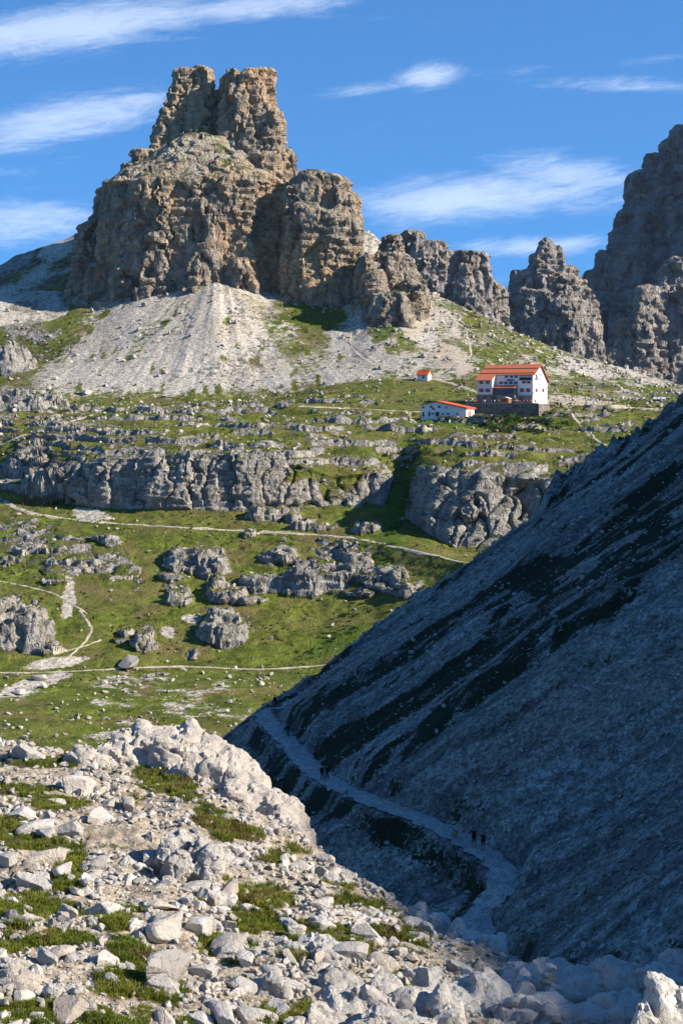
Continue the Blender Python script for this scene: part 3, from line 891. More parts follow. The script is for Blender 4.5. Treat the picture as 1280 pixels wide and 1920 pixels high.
def smooth_line(pts, n, it=2):
    pts = np.array(pts)
    for _ in range(it):
        a = pts[:-1] * 0.75 + pts[1:] * 0.25
        b = pts[:-1] * 0.25 + pts[1:] * 0.75
        pts = np.concatenate([pts[:1], np.stack([a, b], 1).reshape(-1, pts.shape[1]), pts[-1:]])
    s = np.concatenate([[0], np.cumsum(np.linalg.norm(np.diff(pts, axis=0), axis=1))])
    q = np.linspace(0, s[-1], n)
    return np.stack([np.interp(q, s, pts[:, k]) for k in range(pts.shape[1])], 1)


PATH_PX = [(915, 1790), (898, 1762), (890, 1728), (915, 1690), (946, 1655), (938, 1622), (900, 1592), (850, 1562), (780, 1531), (700, 1502), (650, 1482), (606, 1460), (568, 1425), (540, 1390), (512, 1362), (494, 1346), (512, 1332), (532, 1322)]
pp = np.array([on_slope(*q) for q in PATH_PX])
pp = np.concatenate([[pp[0] + (pp[0] - pp[1]) * 2.0], pp, [pp[-1] + np.array([6.0, 9.0, 0.6])], [pp[-1] + np.array([16.0, 30.0, 1.0])]])
path_line = smooth_line(pp, 260)
zs_ = path_line[:, 2].copy()
ker = np.hanning(27)[1:-1]; ker /= ker.sum()
path_line[:, 2] = np.convolve(np.pad(zs_, 12, 'edge'), ker, 'valid')


def near_line(x, y, line):
    best = np.full(x.shape, 1e9); zb = np.zeros(x.shape)
    for p in line[::2]:
        d2 = (x - p[0]) ** 2 + (y - p[1]) ** 2
        m = d2 < best
        best[m] = d2[m]
        zb[m] = p[2]
    return np.sqrt(best), zb


sub = (sx > -40) & (sx < 45) & (sy > 95) & (sy < 300)
dist = np.full(sx.shape, 1e3); zb = np.zeros(sx.shape)
dist[sub], zb[sub] = near_line(sx[sub], sy[sub], path_line)
PW = 1.45
wgt = 1 - sstep(PW * 0.95, PW * 2.1, dist)
sz = sz * (1 - wgt) + (zb - 0.06) * wgt
# grass streaks following the fall line
along = (sy + 0.22 * sx)
st1 = fbm(along / 4.2 + sdA / 60, sdA / 38, sx * 0, 4, seed=61)
st2 = fbm(along / 14, sdA / 80, sx * 0, 3, seed=62)
band = np.exp(-((sx - 0.20 * sy + 14 - 6 * st2) / 26) ** 2)
gpx, gpy = CX + FPX * sx / np.maximum(sy, 20), HY - FPX * sz / np.maximum(sy, 20)
# the turf belt crosses the slope from upper right to the path; below it lies open scree
turf = sstep(-60, 130, (gpx - 640) * -0.62 + (1400 - gpy) + 0)
st3 = fbm(along / 1.7 + 0.3 * st1, sdA / 9, sx * 0, 3, seed=63)
st4 = fbm(sx / 3.2, sy / 3.2, sx * 0, 4, g=0.65, seed=67)
belt = np.exp(-((gpy - (1640 - 0.62 * gpx) - 175) / 90) ** 2)
belt2 = np.exp(-((gpy - (1640 - 0.62 * gpx) - 60) / 40) ** 2) * sstep(700, 1000, gpx)
grass_s = np.clip(0.27 * turf - 0.06 + 0.62 * belt + 0.30 * belt2 + (0.95 * st1 + 0.75 * st3 + 1.1 * st4) * (0.25 + 0.55 * turf + 0.45 * belt) + 0.5 * st2 * turf, 0, 1)
edge = np.exp(-((dist - PW * 1.7) / 1.5) ** 2)
downhill = sstep(-1.0, 1.0, zb - sz)
grass_s = np.maximum(grass_s, edge * (0.55 + 0.5 * st1) * np.where(zb > sz, 1, 0.6))
grass_s = np.maximum(grass_s, smask(gpy, 1460, 1480, 1515, 1560) * (gpx < 640) * (0.55 + 0.5 * st1))
grass_s = np.maximum(grass_s, np.clip(0.52 + 0.6 * fbm(sx / 3, sy / 5, sx * 0, 3, seed=64), 0, 1) * smask(gpy, 1745, 1775, 1850, 1900) * sstep(930, 990, gpx))
grass_s *= sstep(PW * 0.9, PW * 1.2, dist)
streak = np.clip(0.5 + 0.9 * fbm(along / 1.1 + 0.4 * st1, sdA / 14, sx * 0, 4, g=0.6, seed=68) + 0.5 * fbm(along / 6, sdA / 40, sx * 0, 2, seed=69), 0, 1)
earth = np.clip(0.25 + 1.1 * fbm(along / 9, sdA / 22, sx * 0, 3, seed=66), 0, 1) * (1 - np.clip(grass_s, 0, 1))


def scree_mat():
    m, t, b = new_mat('scree_slope')
    pos = t.new('ShaderNodeNewGeometry').outputs['Position']
    n_b = t.noise(pos, 0.5, 5, 0.62)
    n_c = t.noise(pos, 2.6, 4, 0.65)
    vv = t.new('ShaderNodeTexVoronoi'); vv.inputs['Scale'].default_value = 2.3
    t.put(vv.inputs['Vector'], pos)
    sv = t.new('ShaderNodeSeparateColor'); t.l.new(vv.outputs['Color'], sv.inputs[0])
    vv2 = t.new('ShaderNodeTexVoronoi'); vv2.inputs['Scale'].default_value = 5.5
    t.put(vv2.inputs['Vector'], pos)
    sv2 = t.new('ShaderNodeSeparateColor'); t.l.new(vv2.outputs['Color'], sv2.inputs[0])
    c = t.mix(t.mapr(n_b, 0.35, 0.65), (0.135, 0.125, 0.113), (0.25, 0.235, 0.217))  # darker than its own stone: part of the slope's shade sits in the colour
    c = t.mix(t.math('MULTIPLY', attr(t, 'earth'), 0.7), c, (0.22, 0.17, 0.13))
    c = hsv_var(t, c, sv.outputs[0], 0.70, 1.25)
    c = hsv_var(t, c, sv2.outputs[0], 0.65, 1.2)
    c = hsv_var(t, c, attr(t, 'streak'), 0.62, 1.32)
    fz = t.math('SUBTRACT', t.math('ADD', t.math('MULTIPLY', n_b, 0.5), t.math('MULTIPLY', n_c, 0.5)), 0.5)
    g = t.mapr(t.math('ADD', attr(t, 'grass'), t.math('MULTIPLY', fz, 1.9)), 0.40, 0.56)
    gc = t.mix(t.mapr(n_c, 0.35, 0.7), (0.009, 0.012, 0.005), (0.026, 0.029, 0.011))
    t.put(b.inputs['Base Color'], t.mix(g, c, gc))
    h = t.math('ADD', t.math('MULTIPLY', sv.outputs[0], 0.5), t.math('ADD', t.math('MULTIPLY', sv2.outputs[0], 0.3), t.math('MULTIPLY', n_c, 0.5)))
    t.put(b.inputs['Normal'], t.bump(h, 1.0, 0.30))
    return m


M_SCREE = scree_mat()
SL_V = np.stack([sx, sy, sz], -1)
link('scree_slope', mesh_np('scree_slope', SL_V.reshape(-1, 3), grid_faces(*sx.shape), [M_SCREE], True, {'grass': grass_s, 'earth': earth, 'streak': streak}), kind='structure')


def gravel_mat(name, ca, cb, sc=1.0):
    m, t, b = new_mat(name)
    pos = t.new('ShaderNodeNewGeometry').outputs['Position']
    n1_ = t.noise(pos, 1.1 * sc, 5, 0.6)
    vv = t.new('ShaderNodeTexVoronoi'); vv.inputs['Scale'].default_value = 9.0 * sc
    t.put(vv.inputs['Vector'], pos)
    sv = t.new('ShaderNodeSeparateColor'); t.l.new(vv.outputs['Color'], sv.inputs[0])
    c = hsv_var(t, t.mix(t.mapr(n1_, 0.35, 0.65), ca, cb), sv.outputs[0], 0.68, 1.22)
    t.put(b.inputs['Base Color'], c)
    t.put(b.inputs['Normal'], t.bump(t.math('ADD', sv.outputs[0], n1_), 0.7, 0.06 / sc))
    return m


M_PATH = gravel_mat('path_gravel', (0.28, 0.267, 0.248), (0.40, 0.385, 0.36))
M_TRAIL = gravel_mat('trail_gravel', (0.34, 0.28, 0.19), (0.54, 0.48, 0.38), 0.4)


def ribbon(name, line, width, mat, lift, drape=None, nw=7, seed=0, **props):
    line = np.array(line)
    tg = np.gradient(line[:, :2], axis=0)
    tg /= np.linalg.norm(tg, axis=1, keepdims=True) + 1e-9
    nr = np.stack([-tg[:, 1], tg[:, 0]], 1)
    s = np.arange(len(line)) * 0.55
    WV = 0.45 if width > 1.2 else 1.1
    wl = width * (1 + WV * fbm(s, s * 0 + 3.3 + seed, s * 0, 3))
    wr = width * (1 + WV * fbm(s, s * 0 + 9.1 + seed, s * 0, 3))
    V = []
    for j in range(nw):
        f = j / (nw - 1) * 2 - 1
        off = np.where(f < 0, f * wl, f * wr)
        q = line[:, :2] + nr * off[:, None]
        z = line[:, 2] + lift if drape is None else np.array([drape(a, b) for a, b in q]) + lift
        z = z - 0.09 * f * f
        V.append(np.column_stack([q, z]))
    V = np.stack(V, 1)
    return link(name, mesh_np(name, V.reshape(-1, 3), grid_faces(len(line), nw), [mat], True), kind='structure', **props)


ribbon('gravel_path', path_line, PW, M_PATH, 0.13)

# the path again where it has rounded the spur
far_px = [on_slope(*q) for q in [(690, 1192), (697, 1172), (712, 1152), (735, 1136), (768, 1121)]]
far_line = smooth_line(np.array([q for q in far_px if q is not None]), 40)
ribbon('gravel_path', far_line, 1.5, M_PATH, 0.22, drape=slope_at)

# ------------------------------------------------------------------ walking trails on the sunlit terrain
from mathutils.bvhtree import BVHTree
tri_stride = TERR_F
bvh = BVHTree.FromPolygons(TERR_V[:, :3].tolist(), TERR_F.tolist())


def terr_z(x, y):
    h = bvh.ray_cast(Vector((x, y, 400)), Vector((0, 0, -1)))
    return h[0].z if h[0] is not None else -80.0


def trail(pts, width, seed, name='trail'):
    width *= 0.62
    q = np.array([on_terrain(a, b) for a, b in smooth_line(pts, 60)])
    ln = smooth_line(q, max(40, int(np.linalg.norm(np.diff(q, axis=0), axis=1).sum() / 2.2)), 1)
    ribbon(name, ln, width, M_TRAIL, 0.14, drape=terr_z, nw=5, seed=seed)


trail([(-30, 930), (0, 940), (40, 955), (70, 965), (130, 973), (200, 981), (300, 987), (450, 995), (600, 1003), (660, 1009), (720, 1020), (790, 1037), (870, 1055), (930, 1070)], 1.0, 1)
trail([(-30, 935), (-10, 932), (10, 940), (50, 962), (110, 972)], 1.3, 2)
trail([(-20, 1262), (60, 1262), (160, 1258), (250, 1252), (330, 1249), (400, 1252), (480, 1256), (560, 1252), (620, 1246)], 0.8, 3)
trail([(-20, 1086), (50, 1099), (100, 1112), (130, 1128), (165, 1152)], 0.55, 4)
trail([(120, 1240), (160, 1205), (175, 1180), (160, 1160), (150, 1145)], 0.7, 5)
trail([(100, 1225), (150, 1215), (190, 1200)], 0.6, 6)
trail([(640, 690), (700, 688), (760, 700), (820, 712), (870, 725), (900, 738)], 1.2, 7)
trail([(800, 708), (840, 718), (890, 735)], 0.8, 8)
trail([(560, 762), (640, 765), (700, 768), (760, 772), (800, 772)], 0.9, 9)
trail([(1010, 758), (1060, 752), (1120, 758), (1180, 764), (1240, 768)], 2.2, 10)
trail([(1060, 760), (1075, 785), (1090, 800), (1110, 822), (1135, 835)], 1.0, 11)
trail([(850, 610), (875, 625), (880, 650), (885, 668), (860, 680), (815, 690)], 0.8, 12)
trail([(800, 560), (850, 600), (890, 630), (960, 655)], 0.6, 13)
trail([(-20, 838), (10, 832), (30, 822), (60, 812), (150, 785), (175, 778)], 1.0, 14)
trail([(760, 770), (770, 785), (785, 800), (810, 805)], 0.8, 15)
trail([(655, 575), (660, 610), (652, 650), (690, 680), (720, 692)], 0.9, 16)
# ------------------------------------------------------------------ foreground knoll
def fg_edge(x):
    return np.interp(x, [-30, -10, -6.2, -4.2, -0.85, 1.3, 3.1, 6, 10, 30], [46, 44, 42.6, 42.0, 37.5, 33.5, 31, 29.6, 29, 28])


def fg_base(x, y):
    pl = -8.75 - 0.085 * (np.sqrt((x + 5) ** 2 + 4) + (x + 5))
    pl = pl - 0.05 * np.clip(-x - 8, 0, None)
    ramp = -1.75 - 0.44 * np.clip(y, -6, None) - 0.10 * np.abs(x)
    z = smax(pl, ramp, 0.8)
    ov = y - fg_edge(x)
    z = z - 0.85 * 0.5 * (np.sqrt(ov * ov + 2.0) + ov)
    z = z - 0.10 * np.clip(np.abs(x) - 14, 0, None) ** 1.3
    return smax(z, -46 + 0 * x, 3.0)


FGX = np.concatenate([-60 + 46 * np.linspace(0, 1, 30)[:-1], np.linspace(-14, 12, 400), 12 + 40 * np.linspace(0, 1, 30)[1:]])
FGY = np.concatenate([np.linspace(-40, 17, 40)[:-1], np.linspace(17, 48, 420), np.linspace(48, 120, 50)[1:]])
fx_, fy_ = np.meshgrid(FGX, FGY)
fz_ = fg_base(fx_, fy_)
inner = ((fx_ > -15) & (fx_ < 13) & (fy_ > 16)).astype(float)
c_v, c_e = cells(fx_ / 0.9, fy_ / 0.9, fx_ * 0, 31.0)
fz_ = fz_ + 0.34 * fbm(fx_ / 2.6, fy_ / 2.6, fx_ * 0, 4, seed=71) + inner * (0.07 * fbm(fx_ / 0.45, fy_ / 0.45, fx_ * 0, 3, ridged=True, seed=72) + 0.05 * c_v)
FPXg, FPYg = CX + FPX * fx_ / np.maximum(fy_, 8), HY - FPX * fz_ / np.maximum(fy_, 8)


def fg_z(x, y):
    fx = np.interp(x, FGX, np.arange(len(FGX))); fy = np.interp(y, FGY, np.arange(len(FGY)))
    i, j = np.minimum(fx.astype(int), len(FGX) - 2), np.minimum(fy.astype(int), len(FGY) - 2)
    a, b = fx - i, fy - j
    return (fz_[j, i] * (1 - a) + fz_[j, i + 1] * a) * (1 - b) + (fz_[j + 1, i] * (1 - a) + fz_[j + 1, i + 1] * a) * b


def on_fg(px, py):
    u, v = (px - CX) / FPX, -(py - HY) / FPX
    ys = np.arange(17, 60, 0.05)
    g = fg_z(u * ys, ys) - v * ys
    k = np.where(g >= 0)[0]
    if len(k) == 0: return None
    y = ys[k[0]]
    return np.array([u * y, y, fg_z(np.array([u * y]), np.array([y]))[0]])


# turf, bare sandy treads, rubble: patches on the knoll
FGP = [(295, 1450, 40, 36, 0), (330, 1470, 50, 26, 30), (405, 1540, 60, 26, 35), (60, 1575, 70, 22, 0), (110, 1505, 60, 14, 0), (40, 1478, 70, 10, 0), (80, 1430, 90, 12, 0), (470, 1565, 30, 18, 0), (130, 1640, 40, 30, -30),
       (215, 1725, 40, 22, 0), (110, 1660, 50, 16, 0), (470, 1690, 50, 30, 25), (520, 1680, 50, 22, 20), (560, 1745, 60, 22, 20), (640, 1745, 50, 14, 10), (740, 1750, 60, 12, 10), (255, 1800, 50, 40, 20), (230, 1840, 50, 30, 0), (310, 1855, 50, 26, 0),
       (120, 1760, 60, 18, 0), (70, 1900, 80, 24, 0), (390, 1770, 40, 20, 0), (430, 1790, 50, 20, 20), (160, 1900, 50, 20, 0), (520, 1610, 30, 14, 0), (470, 1730, 40, 18, 0), (560, 1790, 40, 14, 20), (20, 1700, 40, 14, 0), (20, 1550, 40, 20, 0), (700, 1695, 40, 8, 20), (760, 1690, 30, 8, 30)]
gr_f = np.zeros_like(fx_)
n_f = fbm(fx_ / 0.9, fy_ / 0.9, fx_ * 0, 4, g=0.6, seed=74)
for (a_, b_, c_, d_, ti) in FGP:
    c, s = math.cos(rad(ti)), math.sin(rad(ti))
    u = ((FPXg - a_) * c + (FPYg - b_) * s) / c_
    v = (-(FPXg - a_) * s + (FPYg - b_) * c) / d_
    gr_f = np.maximum(gr_f, np.clip(1.3 - np.sqrt(u * u + v * v), 0, 1))
gr_f = np.clip(gr_f * 1.35 + 0.6 * n_f, 0, 1)
gr_f = np.maximum(gr_f, np.clip(n_f * 2.0 - 0.12, 0, 1) * 0.8)
sand_f = np.zeros_like(fx_)
for (a_, b_, c_, d_) in [(220, 1565, 110, 18), (270, 1680, 90, 22), (60, 1450, 90, 10), (330, 1770, 60, 18), (420, 1820, 60, 16)]:
    sand_f = np.maximum(sand_f, np.clip(1.3 - np.sqrt(((FPXg - a_) / c_) ** 2 + ((FPYg - b_) / d_) ** 2), 0, 1))
gr_f *= 1 - np.clip(sand_f * 1.3, 0, 1)


def fg_mat():
    m, t, b = new_mat('stony_turf')
    pos = t.new('ShaderNodeNewGeometry').outputs['Position']
    n1_ = t.noise(pos, 2.2, 5, 0.65)
    n2_ = t.noise(pos, 14.0, 4, 0.65)
    vv = t.new('ShaderNodeTexVoronoi'); vv.inputs['Scale'].default_value = 13.0
    t.put(vv.inputs['Vector'], t.vmath('ADD', pos, t.vmath('MULTIPLY', t.noise(pos, 5, 2, col=True), (.1, .1, .1))))
    sv = t.new('ShaderNodeSeparateColor'); t.l.new(vv.outputs['Color'], sv.inputs[0])
    c = t.mix(t.mapr(n1_, 0.35, 0.65), (0.27, 0.22, 0.155), (0.40, 0.345, 0.275))
    c = hsv_var(t, c, sv.outputs[0], 0.72, 1.22)
    g = t.mapr(t.math('ADD', attr(t, 'grass'), t.math('MULTIPLY', t.math('SUBTRACT', n2_, 0.5), 0.8)), 0.32, 0.5)
    gc = t.mix(t.mapr(n2_, 0.35, 0.65), (0.035, 0.040, 0.012), (0.085, 0.085, 0.028))
    t.put(b.inputs['Base Color'], t.mix(g, c, gc))
    t.put(b.inputs['Normal'], t.bump(t.math('ADD', t.math('MULTIPLY', sv.outputs[0], 0.8), t.math('ADD', n1_, n2_)), 0.9, 0.05))
    return m


link('foreground_knoll', mesh_np('foreground_knoll', np.stack([fx_, fy_, fz_], -1).reshape(-1, 3), grid_faces(*fx_.shape), [fg_mat()], True, {'grass': gr_f}), kind='structure')


# pale limestone of the boulders and outcrops
def limestone(name, light, mid, dark, sc=1.0):
    m, t, b = new_mat(name)
    tcn = t.new('ShaderNodeTexCoord').outputs['Object']
    oi = t.new('ShaderNodeObjectInfo').outputs['Random']
    geo = t.new('ShaderNodeNewGeometry').outputs['Position']
    n1_ = t.noise(geo, 1.3 * sc, 5, 0.62)
    n2_ = t.noise(geo, 9.0 * sc, 6, 0.7)
    n3_ = t.noise(geo, 38.0 * sc, 3, 0.7)
    ck = t.voro(t.vmath('ADD', geo, t.vmath('MULTIPLY', t.noise(geo, 2.4 * sc, 3, col=True), (.5 / sc, .5 / sc, .5 / sc))), 2.1 * sc, 'DISTANCE_TO_EDGE')
    c = t.mix(t.mapr(n1_, 0.35, 0.65), mid, light)
    c = t.mix(t.math('MULTIPLY', t.mapr(n2_, 0.52, 0.72), 0.75), c, dark)
    c = t.mix(t.math('MULTIPLY', t.mapr(n3_, 0.60, 0.72), 0.55), c, (0.10, 0.10, 0.095))
    c = t.mix(t.math('MULTIPLY', t.math('MULTIPLY', t.mapr(ck, 0.02, 0.0), 0.6), t.mapr(n1_, 0.5, 0.62)), c, (0.14, 0.125, 0.10))
    c = hsv_var(t, c, t.math('ADD', t.math('MULTIPLY', oi, 0.5), 0.25), 0.72, 1.15)
    c = t.mix(t.mapr(t.math('FRACT', t.math('MULTIPLY', oi, 7.3)), 0.55, 1.0, 0.0, 0.55), c, t.mix(1.0, c, (0.92, 0.78, 0.62), 'MULTIPLY'))
    t.put(b.inputs['Base Color'], c)
    h = t.math('ADD', t.math('MULTIPLY', n2_, 0.7), t.math('ADD', t.math('MULTIPLY', n3_, 0.22), t.math('MULTIPLY', t.mapr(ck, 0.0, 0.05), 0.12)))
    t.put(b.inputs['Normal'], t.bump(h, 1.0, 0.10 / sc))
    return m


M_LIME = limestone('pale_limestone', (0.56, 0.53, 0.485), (0.46, 0.43, 0.39), (0.27, 0.25, 0.225))
M_LIMEM = limestone('meadow_limestone', (0.50, 0.46, 0.40), (0.38, 0.35, 0.31), (0.20, 0.185, 0.165), 0.3)


def outcrop(name, blobs, h, sm=0.25, frac=0.16, cell=0.6, label=None, category=None, group=None):
    """weathered bedrock: joined ellipsoids (column, row, distance, radii), split by joints"""
    C = []
    for (px, py, d, rx, ry, rz) in blobs:
        p = P(px, py, d)
        C.append((p[0], p[1] + ry * 0.45, p[2] - rz * 0.74, rx * 1.15, ry * 1.1, rz))
    C = np.array(C)
    lo = (C[:, :3] - C[:, 3:] * 1.25).min(0) - 0.2
    hi = (C[:, :3] + C[:, 3:] * 1.25).max(0) + 0.2
    xs, ys, zs = [np.arange(lo[i], hi[i], h) for i in range(3)]
    Xg, Yg, Zg = np.meshgrid(xs.astype(np.float32), ys.astype(np.float32), zs.astype(np.float32), indexing='ij')
    wv_ = 0.35 * vnoise(Xg * 0.9, Yg * 0.9, Zg * 0.9)
    Fv = np.full(Xg.shape, 9.0, np.float32)
    rr = np.random.default_rng(len(blobs) * 7 + int(blobs[0][0]))
    for (cx, cy, cz, rx, ry, rz) in C:
        dx, dy, dz = Xg + wv_ * .12 - cx, Yg + wv_ * .12 - cy, Zg + wv_ * .10 - cz
        rv = np.array([rx, ry, rz])
        nn_ = rr.normal(size=(13, 3)); nn_[:5, 2] = np.abs(nn_[:5, 2]) * .4 + .25      # angular block: many random faces
        nn_ = np.concatenate([nn_, [[.30, -.1, .95], [-1, .1, .3], [1, -.1, .25], [.1, -1, .25], [0, 1, 0], [0, 0, -1]]])
        nn_ /= np.linalg.norm(nn_, axis=1, keepdims=True)
        f = None
        for n_ in nn_:
            hq = np.sqrt(((n_ * rv) ** 2).sum()) * rr.uniform(.72, 1.0)
            g_ = (dx * n_[0] + dy * n_[1] + dz * n_[2]) - hq
            f = g_ if f is None else np.maximum(f, g_)
        Fv = smin(Fv, f.astype(np.float32), sm * 0.3)
    V, Q = surface_nets(Fv, lo, h)
    Nn = vert_normals(V, Q)
    x, y, z = V.T / cell
    wv_ = 0.4 * vnoise(x * 0.6, y * 0.6, z * 0.6)
    v1, e1 = cells(x + wv_, y, (z + 0.35 * x) * 1.1, 3.0)
    v2, e2 = cells(x * 2.3 + wv_, y * 2.3, (z + 0.3 * x) * 2.8, 5.0)
    dd = frac * (0.30 * v1 - 0.55 * np.exp(-e1 * 22) + 0.22 * v2 - 0.12 * np.exp(-e2 * 18)) + frac * 0.35 * fbm(x * 1.5, y * 1.5, z * 1.5, 4, seed=3) + 0.16 * frac * fbm(x * 5, y * 5, z * 5, 3, ridged=True, seed=6)
    V = V + Nn * dd[:, None]
    ctr = np.array([V[:, 0].mean(), V[:, 1].mean(), V[:, 2].min()])
    me_ = mesh_np(name, V - ctr, Q, [M_LIME], True, sharp=28)
    o = link(name, me_, label=label, category=category)
    if group: o['group'] = group
    o.location = ctr
    return o


outcrop('rock_outcrop', [(262, 1352, 42.4, .30, .5, .75), (250, 1372, 42.2, .5, .5, .8), (228, 1388, 41.4, .55, .6, 1.25), (205, 1405, 41.2, .45, .5, 1.1), (172, 1412, 41, .45, .5, .75), (150, 1408, 41.2, .3, .4, .5), (318, 1372, 42.3, .75, .8, .9), (362, 1372, 42.3, .55, .8, .9), (390, 1402, 41.6, .7, .8, .9),
                         (342, 1400, 41.3, .9, .8, 1.0), (425, 1436, 40.8, .7, .8, .9), (452, 1464, 40.2, .7, .8, .9), (482, 1498, 39.4, .65, .8, .9), (520, 1505, 38.9, .5, .7, .8), (535, 1535, 38.4, .5, .7, .9), (552, 1556, 37.8, .4, .6, .9), (400, 1450, 40.6, .8, .7, .9), (445, 1500, 39.3, .7, .7, .8), (500, 1560, 38.0, .6, .6, .7), (560, 1600, 37.0, .45, .6, .7), (325, 1392, 41.7, 1.5, 1.0, 1.2), (405, 1442, 40.7, 1.4, 1.0, 1.2), (470, 1500, 39.4, 1.2, 1.0, 1.1), (525, 1558, 38.1, .9, .9, 1.0)],
        0.075, label='large jagged pale limestone outcrop crowning the sunlit knoll above the shaded valley', category='outcrop')
outcrop('rock_outcrop', [(318, 1572, 32.4, .22, .4, .5), (345, 1566, 32.6, .24, .4, .6), (372, 1578, 32.2, .22, .4, .5), (395, 1596, 31.8, .25, .4, .45), (335, 1600, 31.6, .3, .3, .4)],
        0.035, sm=0.08, frac=0.09, cell=0.42, label='low outcrop split by upright cracks beside a rounded boulder on the knoll', category='outcrop')
outcrop('rock_outcrop', [(722, 1846, 23.2, .42, .5, 1.5), (690, 1866, 23.0, .5, .5, 1.4), (640, 1888, 22.7, .5, .6, 1.3), (770, 1876, 22.8, .45, .5, 1.4), (815, 1884, 22.7, .35, .5, 1.3), (845, 1902, 22.5, .25, .5, 1.2), (600, 1912, 22.4, .35, .5, 1.2), (725, 1905, 22.2, .8, .5, 1.0)],
        0.05, sm=0.2, frac=0.10, cell=0.45, label='rounded white limestone hump catching the sun just before the shaded slabs', category='outcrop')
outcrop('rock_outcrop', [(1255, 1896, 22.2, .5, .5, 1.9), (1210, 1908, 22.0, .35, .5, 1.8), (1300, 1900, 22.3, .5, .6, 1.9)],
        0.05, sm=0.2, frac=0.09, cell=0.45, label='sunlit limestone knob in front of the end of the shaded slabs', category='outcrop')
outcrop('rock_outcrop', [(720, 1846, 27.8, .6, .7, .7), (790, 1842, 27.6, .5, .6, .8), (850, 1866, 27.2, .7, .7, .8), (930, 1856, 27.4, .6, .6, .8), (985, 1834, 28.0, .7, .7, .8), (1050, 1836, 28.0, .7, .7, .8), (1110, 1838, 27.9, .6, .7, .8), (1165, 1834, 27.9, .7, .7, .9), (1235, 1842, 27.6, .7, .7, 1.0), (1290, 1822, 28, .7, .7, 1.0), (1010, 1880, 26.8, .9, .6, .8), (1150, 1885, 26.7, 1.0, .6, .8), (780, 1890, 26.6, .6, .5, .7)],
        0.06, sm=0.12, frac=0.13, cell=0.62, label='long low band of bluish shaded limestone slabs with deep joints', category='outcrop')
outcrop('rock_outcrop', [(862, 1742, 31.6, .3, .5, .8), (880, 1762, 31.3, .35, .5, .9), (915, 1762, 31.0, .3, .5, .8), (935, 1772, 30.8, .25, .45, .8), (895, 1790, 30.6, .4, .5, .7), (840, 1790, 30.8, .5, .5, .6), (800, 1770, 31.6, .5, .5, .6), (820, 1720, 32.5, .35, .5, .7), (785, 1712, 32.8, .3, .5, .6)],
        0.045, sm=0.10, frac=0.10, cell=0.45, label='broken grey outcrop overlooking the near end of the gravel path', category='outcrop')

# bedrock showing through the rubble of the knoll
for (a_, b_, w_, lb) in [(470, 1610, .8, 'sloping bedrock ledge on the shoulder of the jagged outcrop'), (420, 1600, .6, 'pale bedrock step beside the cracked low outcrop'), (520, 1660, .7, 'bedrock ledge above the turf belt on the right flank'), (610, 1690, .7, 'tilted bedrock plates near the edge of the drop'), (690, 1730, .7, 'broken bedrock plates along the edge of the drop'),
                         (580, 1790, .65, 'grey bedrock rib crossing the right flank'), (480, 1790, .55, 'white bedrock ledge among turf tongues'), (360, 1680, .55, 'layered bedrock below the rounded boulder'), (250, 1760, .45, 'flat bedrock pavement below the step stone'), (340, 1860, .5, 'white bedrock behind the large flat-topped block'),
                         (620, 1850, .6, 'grey bedrock close to the shade line'), (90, 1730, .4, 'low bedrock slab in the stony trail'), (180, 1800, .4, 'low cracked bedrock hump among rubble'), (60, 1840, .45, 'white bedrock slab at the grassy foot of the knoll'), (540, 1850, .5, 'bedrock step beside the bluish flat boulder'), (30, 1500, .5, 'bedrock hump behind the squat boulder'), (740, 1790, .6, 'bedrock shelf above the shaded slabs')]:
    q = on_fg(a_, b_)
    if q is None: continue
    bl_ = []
    for j in range(5):
        ox = random.uniform(-1, 1) * w_ * .9
        bl_.append((a_ + ox * FPX / q[1], b_ + random.uniform(-10, 14) + ox * 6, q[1] + random.uniform(-.3, .5), w_ * random.uniform(.45, .75), w_ * random.uniform(.4, .7), w_ * random.uniform(.35, .55)))
    outcrop('bedrock', bl_, 0.045, sm=0.06, frac=0.09, cell=0.45, label=lb, category='outcrop')


def rock_mesh(name, seed, sub=4, flat=1.0, cuts=9, rough=0.028, mat=None):
    """one angular stone, unit size, resting on its base"""
    r = np.random.default_rng(seed)
    bm = bmesh.new()
    bmesh.ops.create_icosphere(bm, subdivisions=sub, radius=1.0)
    V = np.array([v.co[:] for v in bm.verts])
    Fc = np.array([[v.index for v in f.verts] for f in bm.faces])
    bm.free()
    V = V * np.array([1.0, 0.8 + 0.2 * r.random(), flat])
    for _ in range(cuts):
        n = r.normal(size=3); n /= np.linalg.norm(n)
        ext = (V @ n).max()
        lim = ext * (0.36 + 0.40 * r.random())
        dd = V @ n - lim
        m = dd > 0
        V[m] -= np.outer(dd[m] * 0.985, n)
    Nn = vert_normals(V, Fc)
    s = seed * 1.37
    V = V + Nn * (rough * 2.2 * fbm(V[:, 0] * 1.4 + s, V[:, 1] * 1.4, V[:, 2] * 1.4, 3) + rough * fbm(V[:, 0] * 5 + s, V[:, 1] * 5, V[:, 2] * 5, 3, ridged=True))[:, None]
    V /= np.abs(V[:, :2]).max()
    V[:, 2] -= V[:, 2].min()
    return mesh_np(name, V, Fc, [mat or M_LIME], True, sharp=18)


ROCKS = [rock_mesh('boulder', 100 + i, 4, [0.75, 0.6, 0.85, 0.5, 0.7, 0.95][i % 6], 8 + i % 4) for i in range(9)]
SLABS = [rock_mesh('slab', 200 + i, 4, 0.32, 11) for i in range(4)]


